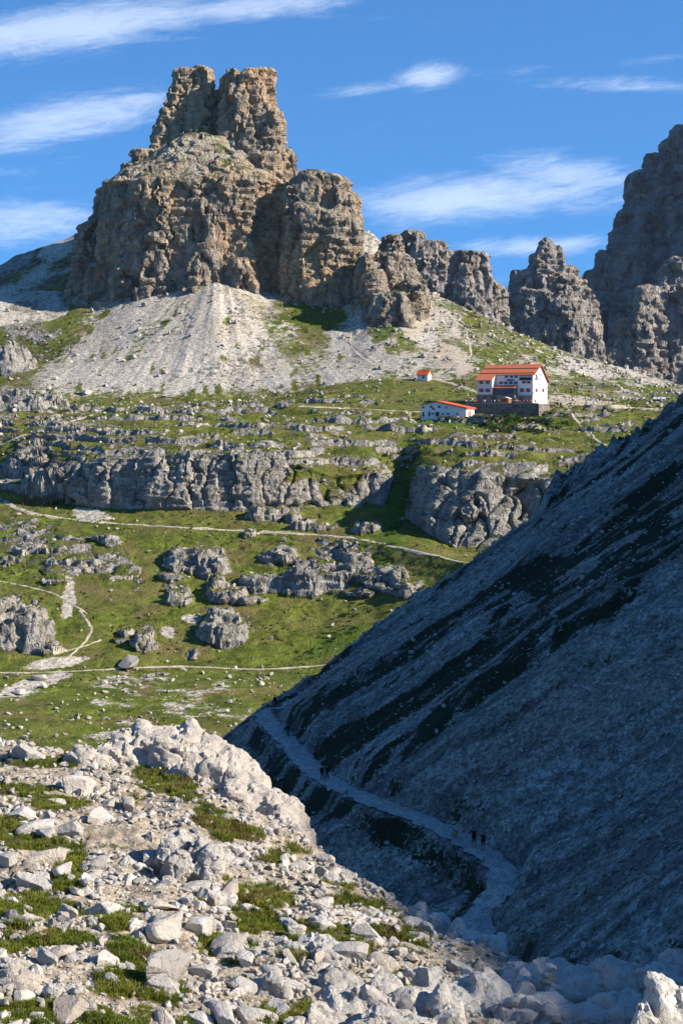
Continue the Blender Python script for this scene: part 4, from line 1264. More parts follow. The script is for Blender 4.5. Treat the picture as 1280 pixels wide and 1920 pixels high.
def put_rock(px, py, wpx, hpx, slab=False, label='', group=None, sink=0.40, mesh=None, name='boulder', yaw=None):
    p = on_fg(px, py + hpx * 0.5)
    if p is None: return None
    k = p[1] / FPX
    w_, h_ = wpx * k / 2, hpx * k
    me_ = mesh or random.choice(SLABS if slab else ROCKS)
    o = link(name, me_, label=label, category='rock')
    top = 0.64 if slab else 1.3
    sz_ = h_ / (top * (1 - sink)) * (0.9 if not slab else 0.75)
    o.scale = (w_ * 1.05, w_ * random.uniform(0.5, 0.95), min(sz_, w_ * 0.8))
    o.rotation_euler = (random.uniform(-.12, .12), random.uniform(-.12, .12), random.uniform(0, 6.28) if yaw is None else yaw)
    o.location = (p[0], p[1] + w_ * 0.5, p[2] - sink * o.scale[2] * top)
    if group: o['group'] = group
    return o


KEY = [(55, 1408, 56, 34, 'blunt white boulder at the back rim of the knoll'), (145, 1416, 44, 34, 'white wedge of rock leaning against the left foot of the jagged outcrop'), (98, 1484, 34, 40, 'pointed grey pyramid-shaped rock on the sandy ground'), (135, 1474, 64, 32, 'broad white block behind the pointed grey rock'),
       (40, 1514, 48, 38, 'squat white boulder beside the turf patch'), (116, 1548, 54, 36, 'grey cracked boulder in front of a turf strip'), (204, 1500, 54, 24, 'low white block at the foot of the leaning outcrop pillar'), (240, 1508, 46, 22, 'flat-topped white block beside the low white block'),
       (185, 1530, 50, 30, 'pale boulder with a slanting top near the sandy tread'), (55, 1645, 88, 46, 'big rounded cream boulder below the white step slab'), (15, 1608, 50, 36, 'smooth round boulder sunk in turf by the step slab'), (284, 1600, 62, 58, 'rounded boulder against the cracked low outcrop'),
       (243, 1640, 32, 30, 'small upright grey boulder on the sandy trail'), (430, 1672, 62, 36, 'smooth white block with a sharp corner among turf'), (375, 1738, 62, 40, 'pale block wedged among slabs'), (430, 1755, 66, 48, 'leaning angular white slab-like rock over rubble'), (310, 1738, 84, 28, 'long white rock beside the sandy hollow'),
       (382, 1815, 58, 52, 'brown-veined boulder touching the large flat-topped block'), (300, 1815, 104, 62, 'large flat-topped white block with turf along its lower edge'), (155, 1870, 54, 44, 'bright white broken rock among rubble'), (520, 1878, 78, 42, 'bluish white flat boulder at the edge of the shade'), (412, 1902, 72, 44, 'rounded pale boulder in brown rubble'),
       (540, 1626, 24, 30, 'small egg-shaped white stone on the outcrop shoulder'), (602, 1726, 42, 34, 'wedge-shaped white boulder on the turf slope'), (552, 1742, 38, 26, 'low cream boulder in the turf slope'), (798, 1838, 66, 46, 'square-cut grey block half in shade by the slabs'), (450, 1850, 60, 36, 'pale blue-grey boulder in a stony hollow'),
       (660, 1790, 70, 36, 'long grey rock on the stony right flank of the knoll'), (720, 1800, 60, 34, 'chunky grey rock near the shade line'), (115, 1715, 56, 34, 'creamy angular block beside a flat step stone'), (670, 1735, 50, 30, 'pale block above the dark turf tongue'), (120, 1900, 70, 36, 'triangular white block in grass at the foot of the knoll')]
for (a_, b_, c_, d_, lb) in KEY:
    put_rock(a_, b_, c_ * 1.35, d_ * 1.15, label=lb)
for (a_, b_, c_, d_, lb) in [(90, 1612, 96, 26, 'long white step slab edging the sandy trail'), (182, 1618, 70, 40, 'white trail step slab with a grass tuft beside it'), (195, 1705, 116, 36, 'wide flat grey step stone across the trail'), (72, 1556, 84, 16, 'thin flat slab lying in front of turf'), (380, 1652, 96, 26, 'flat layered slab below the cracked low outcrop'), (300, 1700, 70, 20, 'thin cream slab tilted on rubble'), (460, 1705, 80, 22, 'sloping flat slab in the turf belt'), (560, 1690, 60, 18, 'narrow flat slab high on the right flank')]:
    put_rock(a_, b_, c_, d_, slab=True, label=lb, name='slab', yaw=0.15)
# loose rocks strewn over the knoll
GR1 = 'loose rocks strewn over the sunlit knoll'
n_put = 0
while n_put < 215:
    py = 1400 + 530 * random.random() ** 0.9
    px = random.uniform(-20, 960)
    if py < 1560 + (px - 560) * 0.55 and px > 560: continue
    if py < 1480 and 140 < px < 480: continue
    if 150 < px < 560 and py < 1400 + (px - 150) * 0.45: continue
    w_ = 17 + 44 * random.random() ** 2.0
    w_ *= 0.75 + 0.5 * (py - 1400) / 500
    sl = random.random() < 0.35
    gq = on_fg(px, py)
    if gq is None: continue
    gi0, gj0 = int(np.clip(np.searchsorted(FGX, gq[0]), 0, len(FGX) - 1)), int(np.clip(np.searchsorted(FGY, gq[1]), 0, len(FGY) - 1))
    where = 'half sunk in turf' if gr_f[gj0, gi0] > .45 else ('on bare sandy ground' if sand_f[gj0, gi0] > .3 else ('on the stony right flank' if gq[0] > -.6 else ('near the back rim' if gq[1] > 36 else 'among pale rubble')))
    sz_n = 'small' if w_ < 24 else ('medium-sized' if w_ < 38 else 'large')
    lb = '%s %s white rock %s of the knoll' % (sz_n, 'flat' if sl else 'chunky', where)
    o = put_rock(px, py, w_ * (1.25 if sl else 1), w_ * (0.35 if sl else random.uniform(.5, .85)), slab=sl, label=lb, group='loose rocks: ' + lb, name='loose_rock')
    if o: n_put += 1
# small cairn on the shaded slabs
cz = P(1028, 1838, 27.9)
cr = bpy.data.objects.new('cairn', None); COL.objects.link(cr)
cr.location = (cz[0], cz[1], cz[2] - 0.05); cr['label'] = 'small cairn of stacked stones on the shaded slabs'; cr['category'] = 'cairn'
zc = 0.0
for i, (w_, h_) in enumerate([(.17, .12), (.15, .11), (.12, .10)]):
    so = link('stone', ROCKS[i + 2], cr)
    so.scale = (w_, w_ * .9, h_ * 0.85); so.location = (0.015 * (-1) ** i, 0, zc); so.rotation_euler = (0, 0, 1.3 * i)
    zc += h_ * 0.92


# ------------------------------------------------------------------ scattered rubble and grass (instanced)
def scatter(name, pts, rots, scl, proto_me, label, category):
    me_ = bpy.data.meshes.new(name)
    me_.vertices.add(len(pts))
    me_.vertices.foreach_set('co', np.ascontiguousarray(pts, np.float32).ravel())
    a = me_.attributes.new('rot', 'FLOAT_VECTOR', 'POINT'); a.data.foreach_set('vector', np.ascontiguousarray(rots, np.float32).ravel())
    a = me_.attributes.new('scl', 'FLOAT_VECTOR', 'POINT'); a.data.foreach_set('vector', np.ascontiguousarray(scl, np.float32).ravel())
    for m in proto_me.materials: me_.materials.append(m)
    o = link(name, me_, kind='stuff', label=label, category=category)
    proto = bpy.data.objects.new(name + '_piece', proto_me)
    ng = bpy.data.node_groups.new(name, 'GeometryNodeTree')
    ng.interface.new_socket('Geometry', in_out='INPUT', socket_type='NodeSocketGeometry')
    ng.interface.new_socket('Geometry', in_out='OUTPUT', socket_type='NodeSocketGeometry')
    gi, go = ng.nodes.new('NodeGroupInput'), ng.nodes.new('NodeGroupOutput')
    iop = ng.nodes.new('GeometryNodeInstanceOnPoints')
    oi = ng.nodes.new('GeometryNodeObjectInfo'); oi.inputs[0].default_value = proto
    ra = ng.nodes.new('GeometryNodeInputNamedAttribute'); ra.data_type = 'FLOAT_VECTOR'; ra.inputs[0].default_value = 'rot'
    sa = ng.nodes.new('GeometryNodeInputNamedAttribute'); sa.data_type = 'FLOAT_VECTOR'; sa.inputs[0].default_value = 'scl'
    e2r = ng.nodes.new('FunctionNodeEulerToRotation')
    L = ng.links.new
    L(gi.outputs[0], iop.inputs['Points']); L(oi.outputs['Geometry'], iop.inputs['Instance'])
    L(ra.outputs[0], e2r.inputs[0]); L(e2r.outputs[0], iop.inputs['Rotation']); L(sa.outputs[0], iop.inputs['Scale'])
    L(iop.outputs[0], go.inputs[0])
    md = o.modifiers.new('scatter', 'NODES'); md.node_group = ng
    return o


def pebble_sets(name, pts, sizes, mats, label, category, nvar=3, flat=(0.5, 0.3, 0.7), seed=0, sub=2):
    pid = rng.integers(0, nvar, len(pts))
    for k in range(nvar):
        q = pid == k
        n = int(q.sum())
        if n == 0: continue
        me_ = rock_mesh(name, 300 + seed + k, sub, flat[k % 3], 9, 0.025, mats)
        s = sizes[q][:, None] * np.column_stack([np.ones(n), rng.uniform(.6, 1, n), rng.uniform(.6, 1.1, n)])
        r = np.column_stack([rng.normal(0, .3, n), rng.normal(0, .3, n), rng.uniform(0, 6.28, n)])
        scatter(name, pts[q], r, s, me_, label, category)


# rubble on the knoll
NP = 17000
d_ = 1 / rng.uniform(1 / 44, 1 / 20, NP)
u_ = rng.uniform(-0.225, 0.22, NP)
xr, yr = u_ * d_, d_
zr = fg_z(xr, yr)
gi_ = np.clip(np.searchsorted(FGX, xr), 0, len(FGX) - 1); gj_ = np.clip(np.searchsorted(FGY, yr), 0, len(FGY) - 1)
keep = rng.random(NP) > np.clip(gr_f[gj_, gi_] * 1.5, 0, 0.93)
keep &= (yr < fg_edge(xr) + 3)
size = 0.022 + 0.085 * rng.random(NP) ** 3.2 + 0.0011 * d_
size *= np.where(sand_f[gj_, gi_] > 0.4, 0.45, 1)
size *= 1 + 0.9 * np.clip(fbm(xr / 1.5, yr / 1.5, xr * 0, 2, seed=81), -0.5, 1)
ptsr = np.column_stack([xr, yr, zr - 0.15 * size])[keep]
pebble_sets('rubble', ptsr, size[keep], M_LIME, 'pale limestone rubble strewn over the sunlit knoll', 'rubble', seed=1)


def blade_tuft(name, n, hgt, spread, mat, seed, wid=0.006):
    r = np.random.default_rng(seed)
    V, Fc = [], []
    for i in range(n):
        a = r.uniform(0, 6.28); q = spread * math.sqrt(r.random())
        bx, by = q * math.cos(a), q * math.sin(a)
        la = a + r.normal(0, .8); lean = r.uniform(.15, .75)
        h_ = hgt * r.uniform(.5, 1.1)
        dx, dy = math.cos(la) * lean * h_, math.sin(la) * lean * h_
        wx, wy = -math.sin(la + .6) * wid, math.cos(la + .6) * wid
        b0 = len(V)
        V += [(bx - wx, by - wy, -.02), (bx + wx, by + wy, -.02), (bx + dx * .45 + wx * .8, by + dy * .45 + wy * .8, h_ * .62), (bx + dx * .45 - wx * .8, by + dy * .45 - wy * .8, h_ * .62), (bx + dx, by + dy, h_ * .92)]
        Fc += [(b0, b0 + 1, b0 + 2, b0 + 3), (b0 + 3, b0 + 2, b0 + 4, b0 + 4)]
    me_ = bpy.data.meshes.new(name)
    me_.from_pydata(V, [], [f if f[2] != f[3] else f[:3] for f in Fc])
    me_.materials.append(mat)
    return me_


def leaf_mat(name, ca, cb, trans=0.25):
    m, t, b = new_mat(name)
    geo = t.new('ShaderNodeNewGeometry').outputs['Position']
    n_ = t.noise(geo, 1.4, 3, 0.6)
    n2_ = t.noise(geo, 23.0, 2, 0.6)
    c = t.mix(t.mapr(n_, 0.3, 0.7), ca, cb)
    c = hsv_var(t, c, n2_, 0.6, 1.4)
    t.put(b.inputs['Base Color'], c)
    b.inputs['Roughness'].default_value = 0.7
    tr = t.new('ShaderNodeBsdfTranslucent'); t.put(tr.inputs[0], c)
    mx_ = t.new('ShaderNodeMixShader'); mx_.inputs[0].default_value = trans
    t.l.new(b.outputs[0], mx_.inputs[1]); t.l.new(tr.outputs[0], mx_.inputs[2])
    t.l.new(mx_.outputs[0], t.n['Material Output'].inputs[0])
    return m


M_GRASS = leaf_mat('alpine_grass', (0.095, 0.135, 0.014), (0.200, 0.205, 0.032))
M_MOSS = leaf_mat('dry_sedge', (0.13, 0.10, 0.032), (0.17, 0.155, 0.04))
NG = 42000
d_ = 1 / rng.uniform(1 / 44, 1 / 20, NG)
u_ = rng.uniform(-0.225, 0.22, NG)
xr, yr = u_ * d_, d_
gi_ = np.clip(np.searchsorted(FGX, xr), 0, len(FGX) - 1); gj_ = np.clip(np.searchsorted(FGY, yr), 0, len(FGY) - 1)
keep = (rng.random(NG) < np.clip((gr_f[gj_, gi_] - 0.28) * 3.0, 0, 1)) & (yr < fg_edge(xr) + 2)
xr, yr = xr[keep], yr[keep]
zr = fg_z(xr, yr)
hn = fbm(xr / 0.8, yr / 0.8, xr * 0, 3, seed=85)
for k, (mt, sel) in enumerate([(M_GRASS, hn < 0.36), (M_MOSS, hn >= 0.36)]):
    for v in range(2):
        q = sel & ((np.arange(len(xr)) % 2) == v)
        n = int(q.sum())
        s = rng.uniform(.6, 1.25, n)[:, None] * np.array([[1, 1, 1]]) * (0.8 + 0.5 * np.clip(hn[q], -.4, 1))[:, None]
        scatter('grass_tufts' if k == 0 else 'dry_sedge', np.column_stack([xr, yr, zr])[q], np.column_stack([np.zeros(n), np.zeros(n), rng.uniform(0, 6.28, n)]), s,
                blade_tuft('tuft', 34, 0.105, 0.095, mt, 40 + v + 2 * k, 0.0065), 'short green alpine grass between the rocks of the knoll' if k == 0 else 'dry brownish sedge between the rocks of the knoll', 'grass')
# ------------------------------------------------------------------ buildings
def flat_mat(name, col, rough=0.8, var=0.15, sc=1.5, bump=0.0, spec=0.2):
    m, t, b = new_mat(name)
    geo = t.new('ShaderNodeNewGeometry').outputs['Position']
    n_ = t.noise(geo, sc, 5, 0.65)
    t.put(b.inputs['Base Color'], hsv_var(t, tuple(col), n_, 1 - var, 1 + var))
    b.inputs['Roughness'].default_value = rough
    b.inputs['Specular IOR Level'].default_value = spec
    if bump: t.put(b.inputs['Normal'], t.bump(t.noise(geo, sc * 4, 4, 0.6), bump, 0.1))
    return m


M_PLASTER = flat_mat('white_plaster', (0.74, 0.72, 0.69), 0.85, 0.06, 0.4)
M_PLASTER2 = flat_mat('cream_plaster', (0.62, 0.57, 0.53), 0.85, 0.07, 0.4)
M_ROOF = flat_mat('orange_roof', (0.58, 0.165, 0.075), 0.6, 0.10, 0.5)
M_ROOF2 = flat_mat('red_roof', (0.62, 0.10, 0.03), 0.6, 0.10, 0.5)
M_GLASS = flat_mat('window_glass', (0.03, 0.035, 0.05), 0.15, 0.2, 1, 0, 0.5)
M_SHUT = flat_mat('red_shutter', (0.42, 0.05, 0.06), 0.6)
M_FRAME = flat_mat('window_frame', (0.30, 0.20, 0.16), 0.6)
M_WOOD = flat_mat('brown_wood', (0.26, 0.12, 0.05), 0.7, 0.25, 3)
M_DARKW = flat_mat('dark_timber', (0.06, 0.04, 0.03), 0.7)
M_METAL = flat_mat('grey_metal', (0.25, 0.25, 0.26), 0.4, 0.1, 1, 0, 0.5)
M_GREYROOF = flat_mat('pale_sheet_roof', (0.55, 0.55, 0.54), 0.5)


def stone_mat():
    m, t, b = new_mat('rubble_masonry')
    geo = t.new('ShaderNodeNewGeometry').outputs['Position']
    vv = t.new('ShaderNodeTexVoronoi'); vv.inputs['Scale'].default_value = 1.6
    t.put(vv.inputs['Vector'], t.scalev(geo, (1, 1, 1.5)))
    sv = t.new('ShaderNodeSeparateColor'); t.l.new(vv.outputs['Color'], sv.inputs[0])
    c = hsv_var(t, (0.17, 0.145, 0.12), sv.outputs[0], 0.6, 1.4)
    t.put(b.inputs['Base Color'], c)
    t.put(b.inputs['Normal'], t.bump(vv.outputs['Distance'], 0.8, 0.2))
    return m


M_STONE = stone_mat()


class MB:
    """collects boxes and prisms of one part"""
    def __init__(s): s.V, s.F = [], []

    def box(s, x0, x1, y0, y1, z0, z1):
        b = len(s.V)
        s.V += [(x0, y0, z0), (x1, y0, z0), (x1, y1, z0), (x0, y1, z0), (x0, y0, z1), (x1, y0, z1), (x1, y1, z1), (x0, y1, z1)]
        s.F += [tuple(b + i for i in f) for f in ((0, 3, 2, 1), (4, 5, 6, 7), (0, 1, 5, 4), (1, 2, 6, 5), (2, 3, 7, 6), (3, 0, 4, 7))]
        return s

    def prism(s, poly, a0, a1, axis='x'):
        """polygon in the plane across the axis, extruded from a0 to a1"""
        b = len(s.V); n = len(poly)
        for a in (a0, a1):
            for (p, q) in poly:
                s.V.append((a, p, q) if axis == 'x' else (p, a, q))
        f0 = tuple(range(b, b + n)); f1 = tuple(range(b + n, b + 2 * n))[::-1]
        s.F += [f0, f1]
        for i in range(n):
            j = (i + 1) % n
            s.F.append((b + j, b + i, b + n + i, b + n + j))
        return s

    def build(s, name, mat, parent=None, **props):
        me_ = bpy.data.meshes.new(name)
        me_.from_pydata(s.V, [], s.F)
        bm = bmesh.new(); bm.from_mesh(me_)
        bmesh.ops.recalc_face_normals(bm, faces=bm.faces); bm.to_mesh(me_); bm.free()
        me_.materials.append(mat)
        return link(name, me_, parent, **props)


def thing(name, label, category, loc, rz=0.0, group=None):
    o = bpy.data.objects.new(name, None)
    COL.objects.link(o)
    o.empty_display_size = 0.5
    o.location = loc; o.rotation_euler = (0, 0, rz)
    o['label'] = label; o['category'] = category
    if group: o['group'] = group
    return o


def window(par, u, w_, wid, hgt, v=0.0, side='front', shut=False, lbl=None):
    """frame proud of the wall, pane set back in it, optional shutters"""
    def bx(mb, a0, a1, d0, d1, z0, z1):
        if side == 'front': mb.box(u + a0, u + a1, v - d1, v - d0, w_ + z0, w_ + z1)
        else: mb.box(v + d0, v + d1, u + a0, u + a1, w_ + z0, w_ + z1)
    hw, hh, f = wid / 2, hgt / 2, 0.11
    m = MB()
    bx(m, -hw - f, -hw, 0.003, 0.10, -hh - f, hh + f); bx(m, hw, hw + f, 0.003, 0.10, -hh - f, hh + f)
    bx(m, -hw, hw, 0.003, 0.10, -hh - f, -hh); bx(m, -hw, hw, 0.003, 0.10, hh, hh + f)
    bx(m, -0.04, 0.04, 0.06, 0.09, -hh, hh)
    fr = m.build('window', M_FRAME, par)
    m = MB(); bx(m, -hw, hw, 0.002, 0.05, -hh, hh); m.build('pane', M_GLASS, fr)
    if shut:
        for s in (-1, 1):
            m = MB(); c0 = s * (hw + f + 0.02 + hw * 0.5)
            bx(m, c0 - hw * 0.5, c0 + hw * 0.5, 0.003, 0.08, -hh - f, hh + f); m.build('shutter', M_SHUT, fr)
    return fr


# --- the mountain hut -------------------------------------------------
RH = rad(30)
HB = 1.0
hut = thing('mountain_hut', 'large white mountain hut with long orange roof and red shutters on its stone terrace', 'building', (60.6, 706.0, HB), -RH)
L_, W_, VR, EH, RHt = 24.5, 15.5, 7.5, 12.5, 16.8
sl = (RHt - EH) / VR
# main body with gable ends
MB().prism([(0, -1), (W_, -1), (W_, 9.9), (VR, RHt - 0.3), (0, EH - 0.3)], 0.0, L_).build('wall', M_PLASTER, hut)
# wing in front
MB().prism([(-4, 3.6), (0.0, 3.6), (0.0, EH - 0.35), (-4, EH - 4 * sl - 0.35)], 0.003, 7.2).build('wing_wall', M_PLASTER2, hut)
MB().box(-0.12, 7.35, -4.15, -0.02, -1.5, 3.6).build('plinth', M_STONE, hut)
MB().box(13.5, L_ + 0.15, -1.6, -0.02, -1.5, 3.2).build('retaining_plinth', M_STONE, hut)
# roof: slabs with their own thickness
T = 0.28
def roof_slab(par, v0, w0, v1, w1, u0, u1, name='roof_slope', mat=M_ROOF):
    return MB().prism([(v0, w0), (v1, w1), (v1, w1 + T), (v0, w0 + T)], u0, u1).build(name, mat, par)
rf = roof_slab(hut, -0.6, EH - 0.6 * sl - 0.2, VR, RHt - 0.2, 7.2, L_ + 0.9)
rw = roof_slab(hut, -4.7, EH - 4.7 * sl - 0.2, VR, RHt - 0.2, -0.8, 7.198, 'wing_roof_slope')
sb_ = (RHt - 9.9) / (W_ - VR)
roof_slab(hut, VR, RHt - 0.2, W_ + 0.9, 9.9 - 0.9 * sb_ - 0.2, -0.8, L_ + 0.9, 'rear_roof_slope')
for k_, v_ in enumerate((0.45, 4.0)):                       # snow guards across the roof
    z_ = EH + v_ * sl + T - 0.2
    MB().box(-0.7, L_ + 0.7, v_ - 0.07, v_ + 0.07, z_, z_ + 0.22).build('snow_guard', M_DARKW, rf)
for uu in (6.2, 10.0, 14.0, 19.2):
    ch = MB().box(uu - .35, uu + .35, VR - .35 + .6, VR + .95, RHt - 0.6, RHt + 1.05).build('chimney', M_STONE, hut)
    MB().box(uu - .5, uu + .5, VR + .1, VR + 1.1, RHt + 1.053, RHt + 1.17).build('chimney_cap', M_METAL, ch)
MB().box(L_ + 0.9, L_ + 1.0, -0.55, -0.35, EH - 0.8, EH - 0.5)
# barge boards on the gable
MB().prism([(-0.6, EH - 0.6 * sl - 0.5), (VR, RHt - 0.5), (VR, RHt - 0.22), (-0.6, EH - 0.6 * sl - 0.22)], L_ + 0.6, L_ + 0.88).build('barge_board', M_DARKW, hut)
MB().prism([(W_ + 0.9, 9.9 - 0.9 * sb_ - 0.5), (VR, RHt - 0.5), (VR, RHt - 0.22), (W_ + 0.9, 9.9 - 0.9 * sb_ - 0.22)], L_ + 0.6, L_ + 0.88).build('barge_board', M_DARKW, hut)
for u_ in (2.1, 5.1):
    window(hut, u_, 8.84, 1.5, 0.95, -4.0)
    window(hut, u_, 5.5, 1.0, 1.4, -4.0, shut=True)
    window(hut, u_ - .5, 2.2, 0.7, 0.6, -4.15)
for u_ in (12.1, 14.5, 16.7): window(hut, u_, 11.35, 1.2, 0.75, 0.0)
for u_ in (9.6, 11.9, 14.2, 16.5): window(hut, u_, 8.75, 1.5, 0.95, 0.0)
window(hut, 20.3, 8.9, 1.5, 0.85, 0.0); window(hut, 22.5, 8.9, 1.5, 0.85, 0.0)
for u_ in (19.5, 22.3): window(hut, u_, 5.5, 0.9, 1.4, 0.0, shut=True)
# glazed loggia under the eaves and dark panel on the wall
lg = MB().box(18.4, 23.9, -0.10, -0.003, 9.95, 11.75).build('loggia', M_DARKW, hut)
for k_ in range(4): MB().box(18.55 + k_ * 1.33, 19.72 + k_ * 1.33, -0.14, -0.103, 10.95, 11.6).build('pane', M_PLASTER2, lg)
MB().box(18.3, 24.0, -0.5, -0.103, 9.75, 10.55).build('loggia_railing', M_DARKW, hut)
MB().box(12.4, 15.6, -0.14, -0.003, 9.55, 10.25).build('solar_panel', M_GLASS, hut)
# veranda with canopy
MB().prism([(-3.9, 6.35), (-0.003, 7.5), (-0.003, 7.75), (-3.9, 6.6)], 7.3, 17.6).build('canopy', M_ROOF, hut)
vg = MB().box(7.6, 17.2, -2.9, -0.003, 3.4, 6.45).build('veranda', M_GLASS, hut)
for k_ in range(6): MB().box(7.6 + k_ * 1.88, 7.72 + k_ * 1.88, -2.99, -2.903, 3.4, 6.2).build('mullion', M_DARKW, vg)
MB().box(7.4, 17.4, -3.2, -0.02, -1.2, 3.38).build('veranda_base', M_STONE, hut)
# gable openings
for v_ in (3.6, 11.0): window(hut, v_, 5.5, 1.1, 1.5, L_, 'side', shut=True)
window(hut, 9.5, 12.0, 0.7, 0.8, L_, 'side')
window(hut, 3.6, 11.6, 1.6, 1.2, L_, 'side')
bal = MB().box(L_ + 0.003, L_ + 1.1, 2.2, 5.2, 10.5, 10.65).build('balcony', M_DARKW, hut)
for k_ in range(7): MB().box(L_ + 1.02, L_ + 1.08, 2.2 + k_ * .48, 2.28 + k_ * .48, 10.653, 11.5).build('baluster', M_DARKW, bal)
esc = MB()
for k_ in range(3): esc.box(L_ + 0.1, L_ + 0.8, 6.2, 7.9, 8.0 + k_ * 2.2, 8.08 + k_ * 2.2)
esc.box(L_ + .75, L_ + .82, 6.2, 6.27, 7.2, 14.0); esc.box(L_ + .75, L_ + .82, 7.1, 7.17, 7.2, 13.6)
esc.build('fire_escape', M_METAL, hut)
MB().box(L_ + 0.003, L_ + 0.06, 0.2, 1.0, 3.9, 4.9).build('notice_board', M_WOOD, hut)
for k_ in range(8): MB().box(15.0 + k_ * .8, 15.8 + k_ * .8, -3.2, -1.62, -1, 3.0 - k_ * .38).build('stair_step', M_STONE, hut)
for k_ in range(8): MB().box(6.2 - k_ * .7, 6.9 - k_ * .7, -5.6, -4.18, -1, 3.0 - k_ * .38).build('stair_step', M_STONE, hut)

# --- terrace with its stone wall ---------------------------------------
ter = thing('stone_terrace', 'long stone-walled terrace in front of the orange-roofed hut, crowded with visitors', 'terrace', (56, 686, -6))
MB().prism([(0, 3.0), (30, -1.8), (36, 4.0), (38, 20), (3, 34), (-1, 12)], 0, 6.75, 'z') if False else None
poly = [(-3.0, 2.0), (26.6, -6.5), (32.0, 2.0), (34.0, 16.0), (4, 36.0), (-3.0, 14.0)]
def extr(poly, z0, z1):
    m = MB(); n = len(poly)
    m.V = [(x, y, z0) for x, y in poly] + [(x, y, z1) for x, y in poly]
    m.F = [tuple(range(n))[::-1], tuple(range(n, 2 * n))] + [(i, (i + 1) % n, n + (i + 1) % n, n + i) for i in range(n)]
    return m
extr(poly, -2.0, 6.6).build('retaining_wall', M_STONE, ter)
M_TERRFLOOR = gravel_mat('terrace_gravel', (0.42, 0.37, 0.30), (0.52, 0.47, 0.39), 0.5)
extr([(x * .985 + .2, y * .97 + .2) for x, y in poly], 6.605, 6.68).build('paving', M_TERRFLOOR, ter)
ax_, ay_ = poly[0]; bx_, by_ = poly[1]
nb_ = 26
for k_ in range(nb_):
    f0, f1 = k_ / nb_, (k_ + .93) / nb_
    m = MB(); x0, y0 = ax_ + (bx_ - ax_) * f0, ay_ + (by_ - ay_) * f0; x1, y1 = ax_ + (bx_ - ax_) * f1, ay_ + (by_ - ay_) * f1
    m.V = [(x0, y0 - .12, 6.69), (x1, y1 - .12, 6.69), (x1, y1 + .45, 6.69), (x0, y0 + .45, 6.69), (x0, y0 - .12, 6.98), (x1, y1 - .12, 6.98), (x1, y1 + .45, 6.98), (x0, y0 + .45, 6.98)]
    m.F = [(0, 3, 2, 1), (4, 5, 6, 7), (0, 1, 5, 4), (1, 2, 6, 5), (2, 3, 7, 6), (3, 0, 4, 7)]
    m.build('coping_stone', M_LIMEM, ter)

# --- wooden kiosk -------------------------------------------------------
ki = thing('wooden_kiosk', 'small brown wooden kiosk with pale roof on the hut terrace', 'kiosk', (67.5, 688.2, 0.69), -RH)
MB().prism([(0, 0), (3.6, 0), (3.6, 2.2), (1.8, 2.75), (0, 2.2)], 0, 2.6, 'y').build('wall', M_WOOD, ki)
MB().prism([(-.3, 2.12), (1.8, 2.76), (1.8, 2.9), (-.3, 2.26)], -.3, 2.9, 'y').build('roof_slope', M_GREYROOF, ki)
MB().prism([(1.8, 2.76), (3.9, 2.12), (3.9, 2.26), (1.8, 2.9)], -.3, 2.9, 'y').build('roof_slope', M_GREYROOF, ki)
MB().box(.9, 2.4, -.06, -.003, 1.0, 1.9).build('hatch', M_DARKW, ki)

# --- white annex ---------------------------------------------------------
ab = on_terrain(790, 779)
ax0 = P(789, 780, 672)
an = thing('white_annex', 'long low white annex with crooked orange-edged roof below the terrace wall', 'building', (ax0[0], ax0[1], -4.6), -rad(26))
LA, DA = 20.0, 9.0
prof = [(0, -2.5), (LA, -2.5), (LA, 3.3), (6.8, 6.0), (0, 4.6)]
MB().prism(prof, 0, DA, 'y').build('wall', M_PLASTER, an)
MB().prism([(6.8, 6.003), (LA + .7, 3.16), (LA + .7, 3.62), (6.8, 6.46)], -.7, DA + .5, 'y').build('roof_slope', M_ROOF2, an)
MB().prism([(-.4, 4.53), (6.797, 6.003), (6.797, 6.3), (-.4, 4.83)], -.5, DA + .5, 'y').build('roof_slope', M_ROOF2, an)
for (u_, z_, w_, h_) in [(1.0, 3.75, .8, .6), (4.6, 4.0, 1.0, .8), (5.5, 3.2, .9, .8), (8.1, 4.0, 1.0, .8), (11.2, 3.7, .5, .6), (5.2, 1.1, 1.2, .45), (9.6, 1.1, .75, .6), (12.1, 1.1, .75, .6), (16.2, 1.1, .75, .6)]:
    window(an, u_, z_, w_, h_, 0.0)
for (u_, w_, h_) in [(1.0, .8, 1.7), (3.7, .8, 2.0), (7.3, 1.6, 1.9)]:
    dr = MB().box(u_ - w_ / 2, u_ + w_ / 2, -.08, -.003, 0.0, h_).build('door', M_DARKW, an)
    MB().box(u_ + w_ / 2 - .2, u_ + w_ / 2 - .1, -.13, -.083, .95, 1.05).build('handle', M_METAL, dr)
dr = MB().box(LA + .003, LA + .08, 3.2, 5.0, 0.2, 2.4).build('door', M_ROOF2, an)
MB().box(LA + .083, LA + .12, 3.35, 3.5, 1.1, 1.25).build('handle', M_METAL, dr)
MB().box(LA + .003, LA + .07, 1.2, 2.6, .3, 1.7).build('poster', flat_mat('orange_board', (.7, .2, .03)), an)

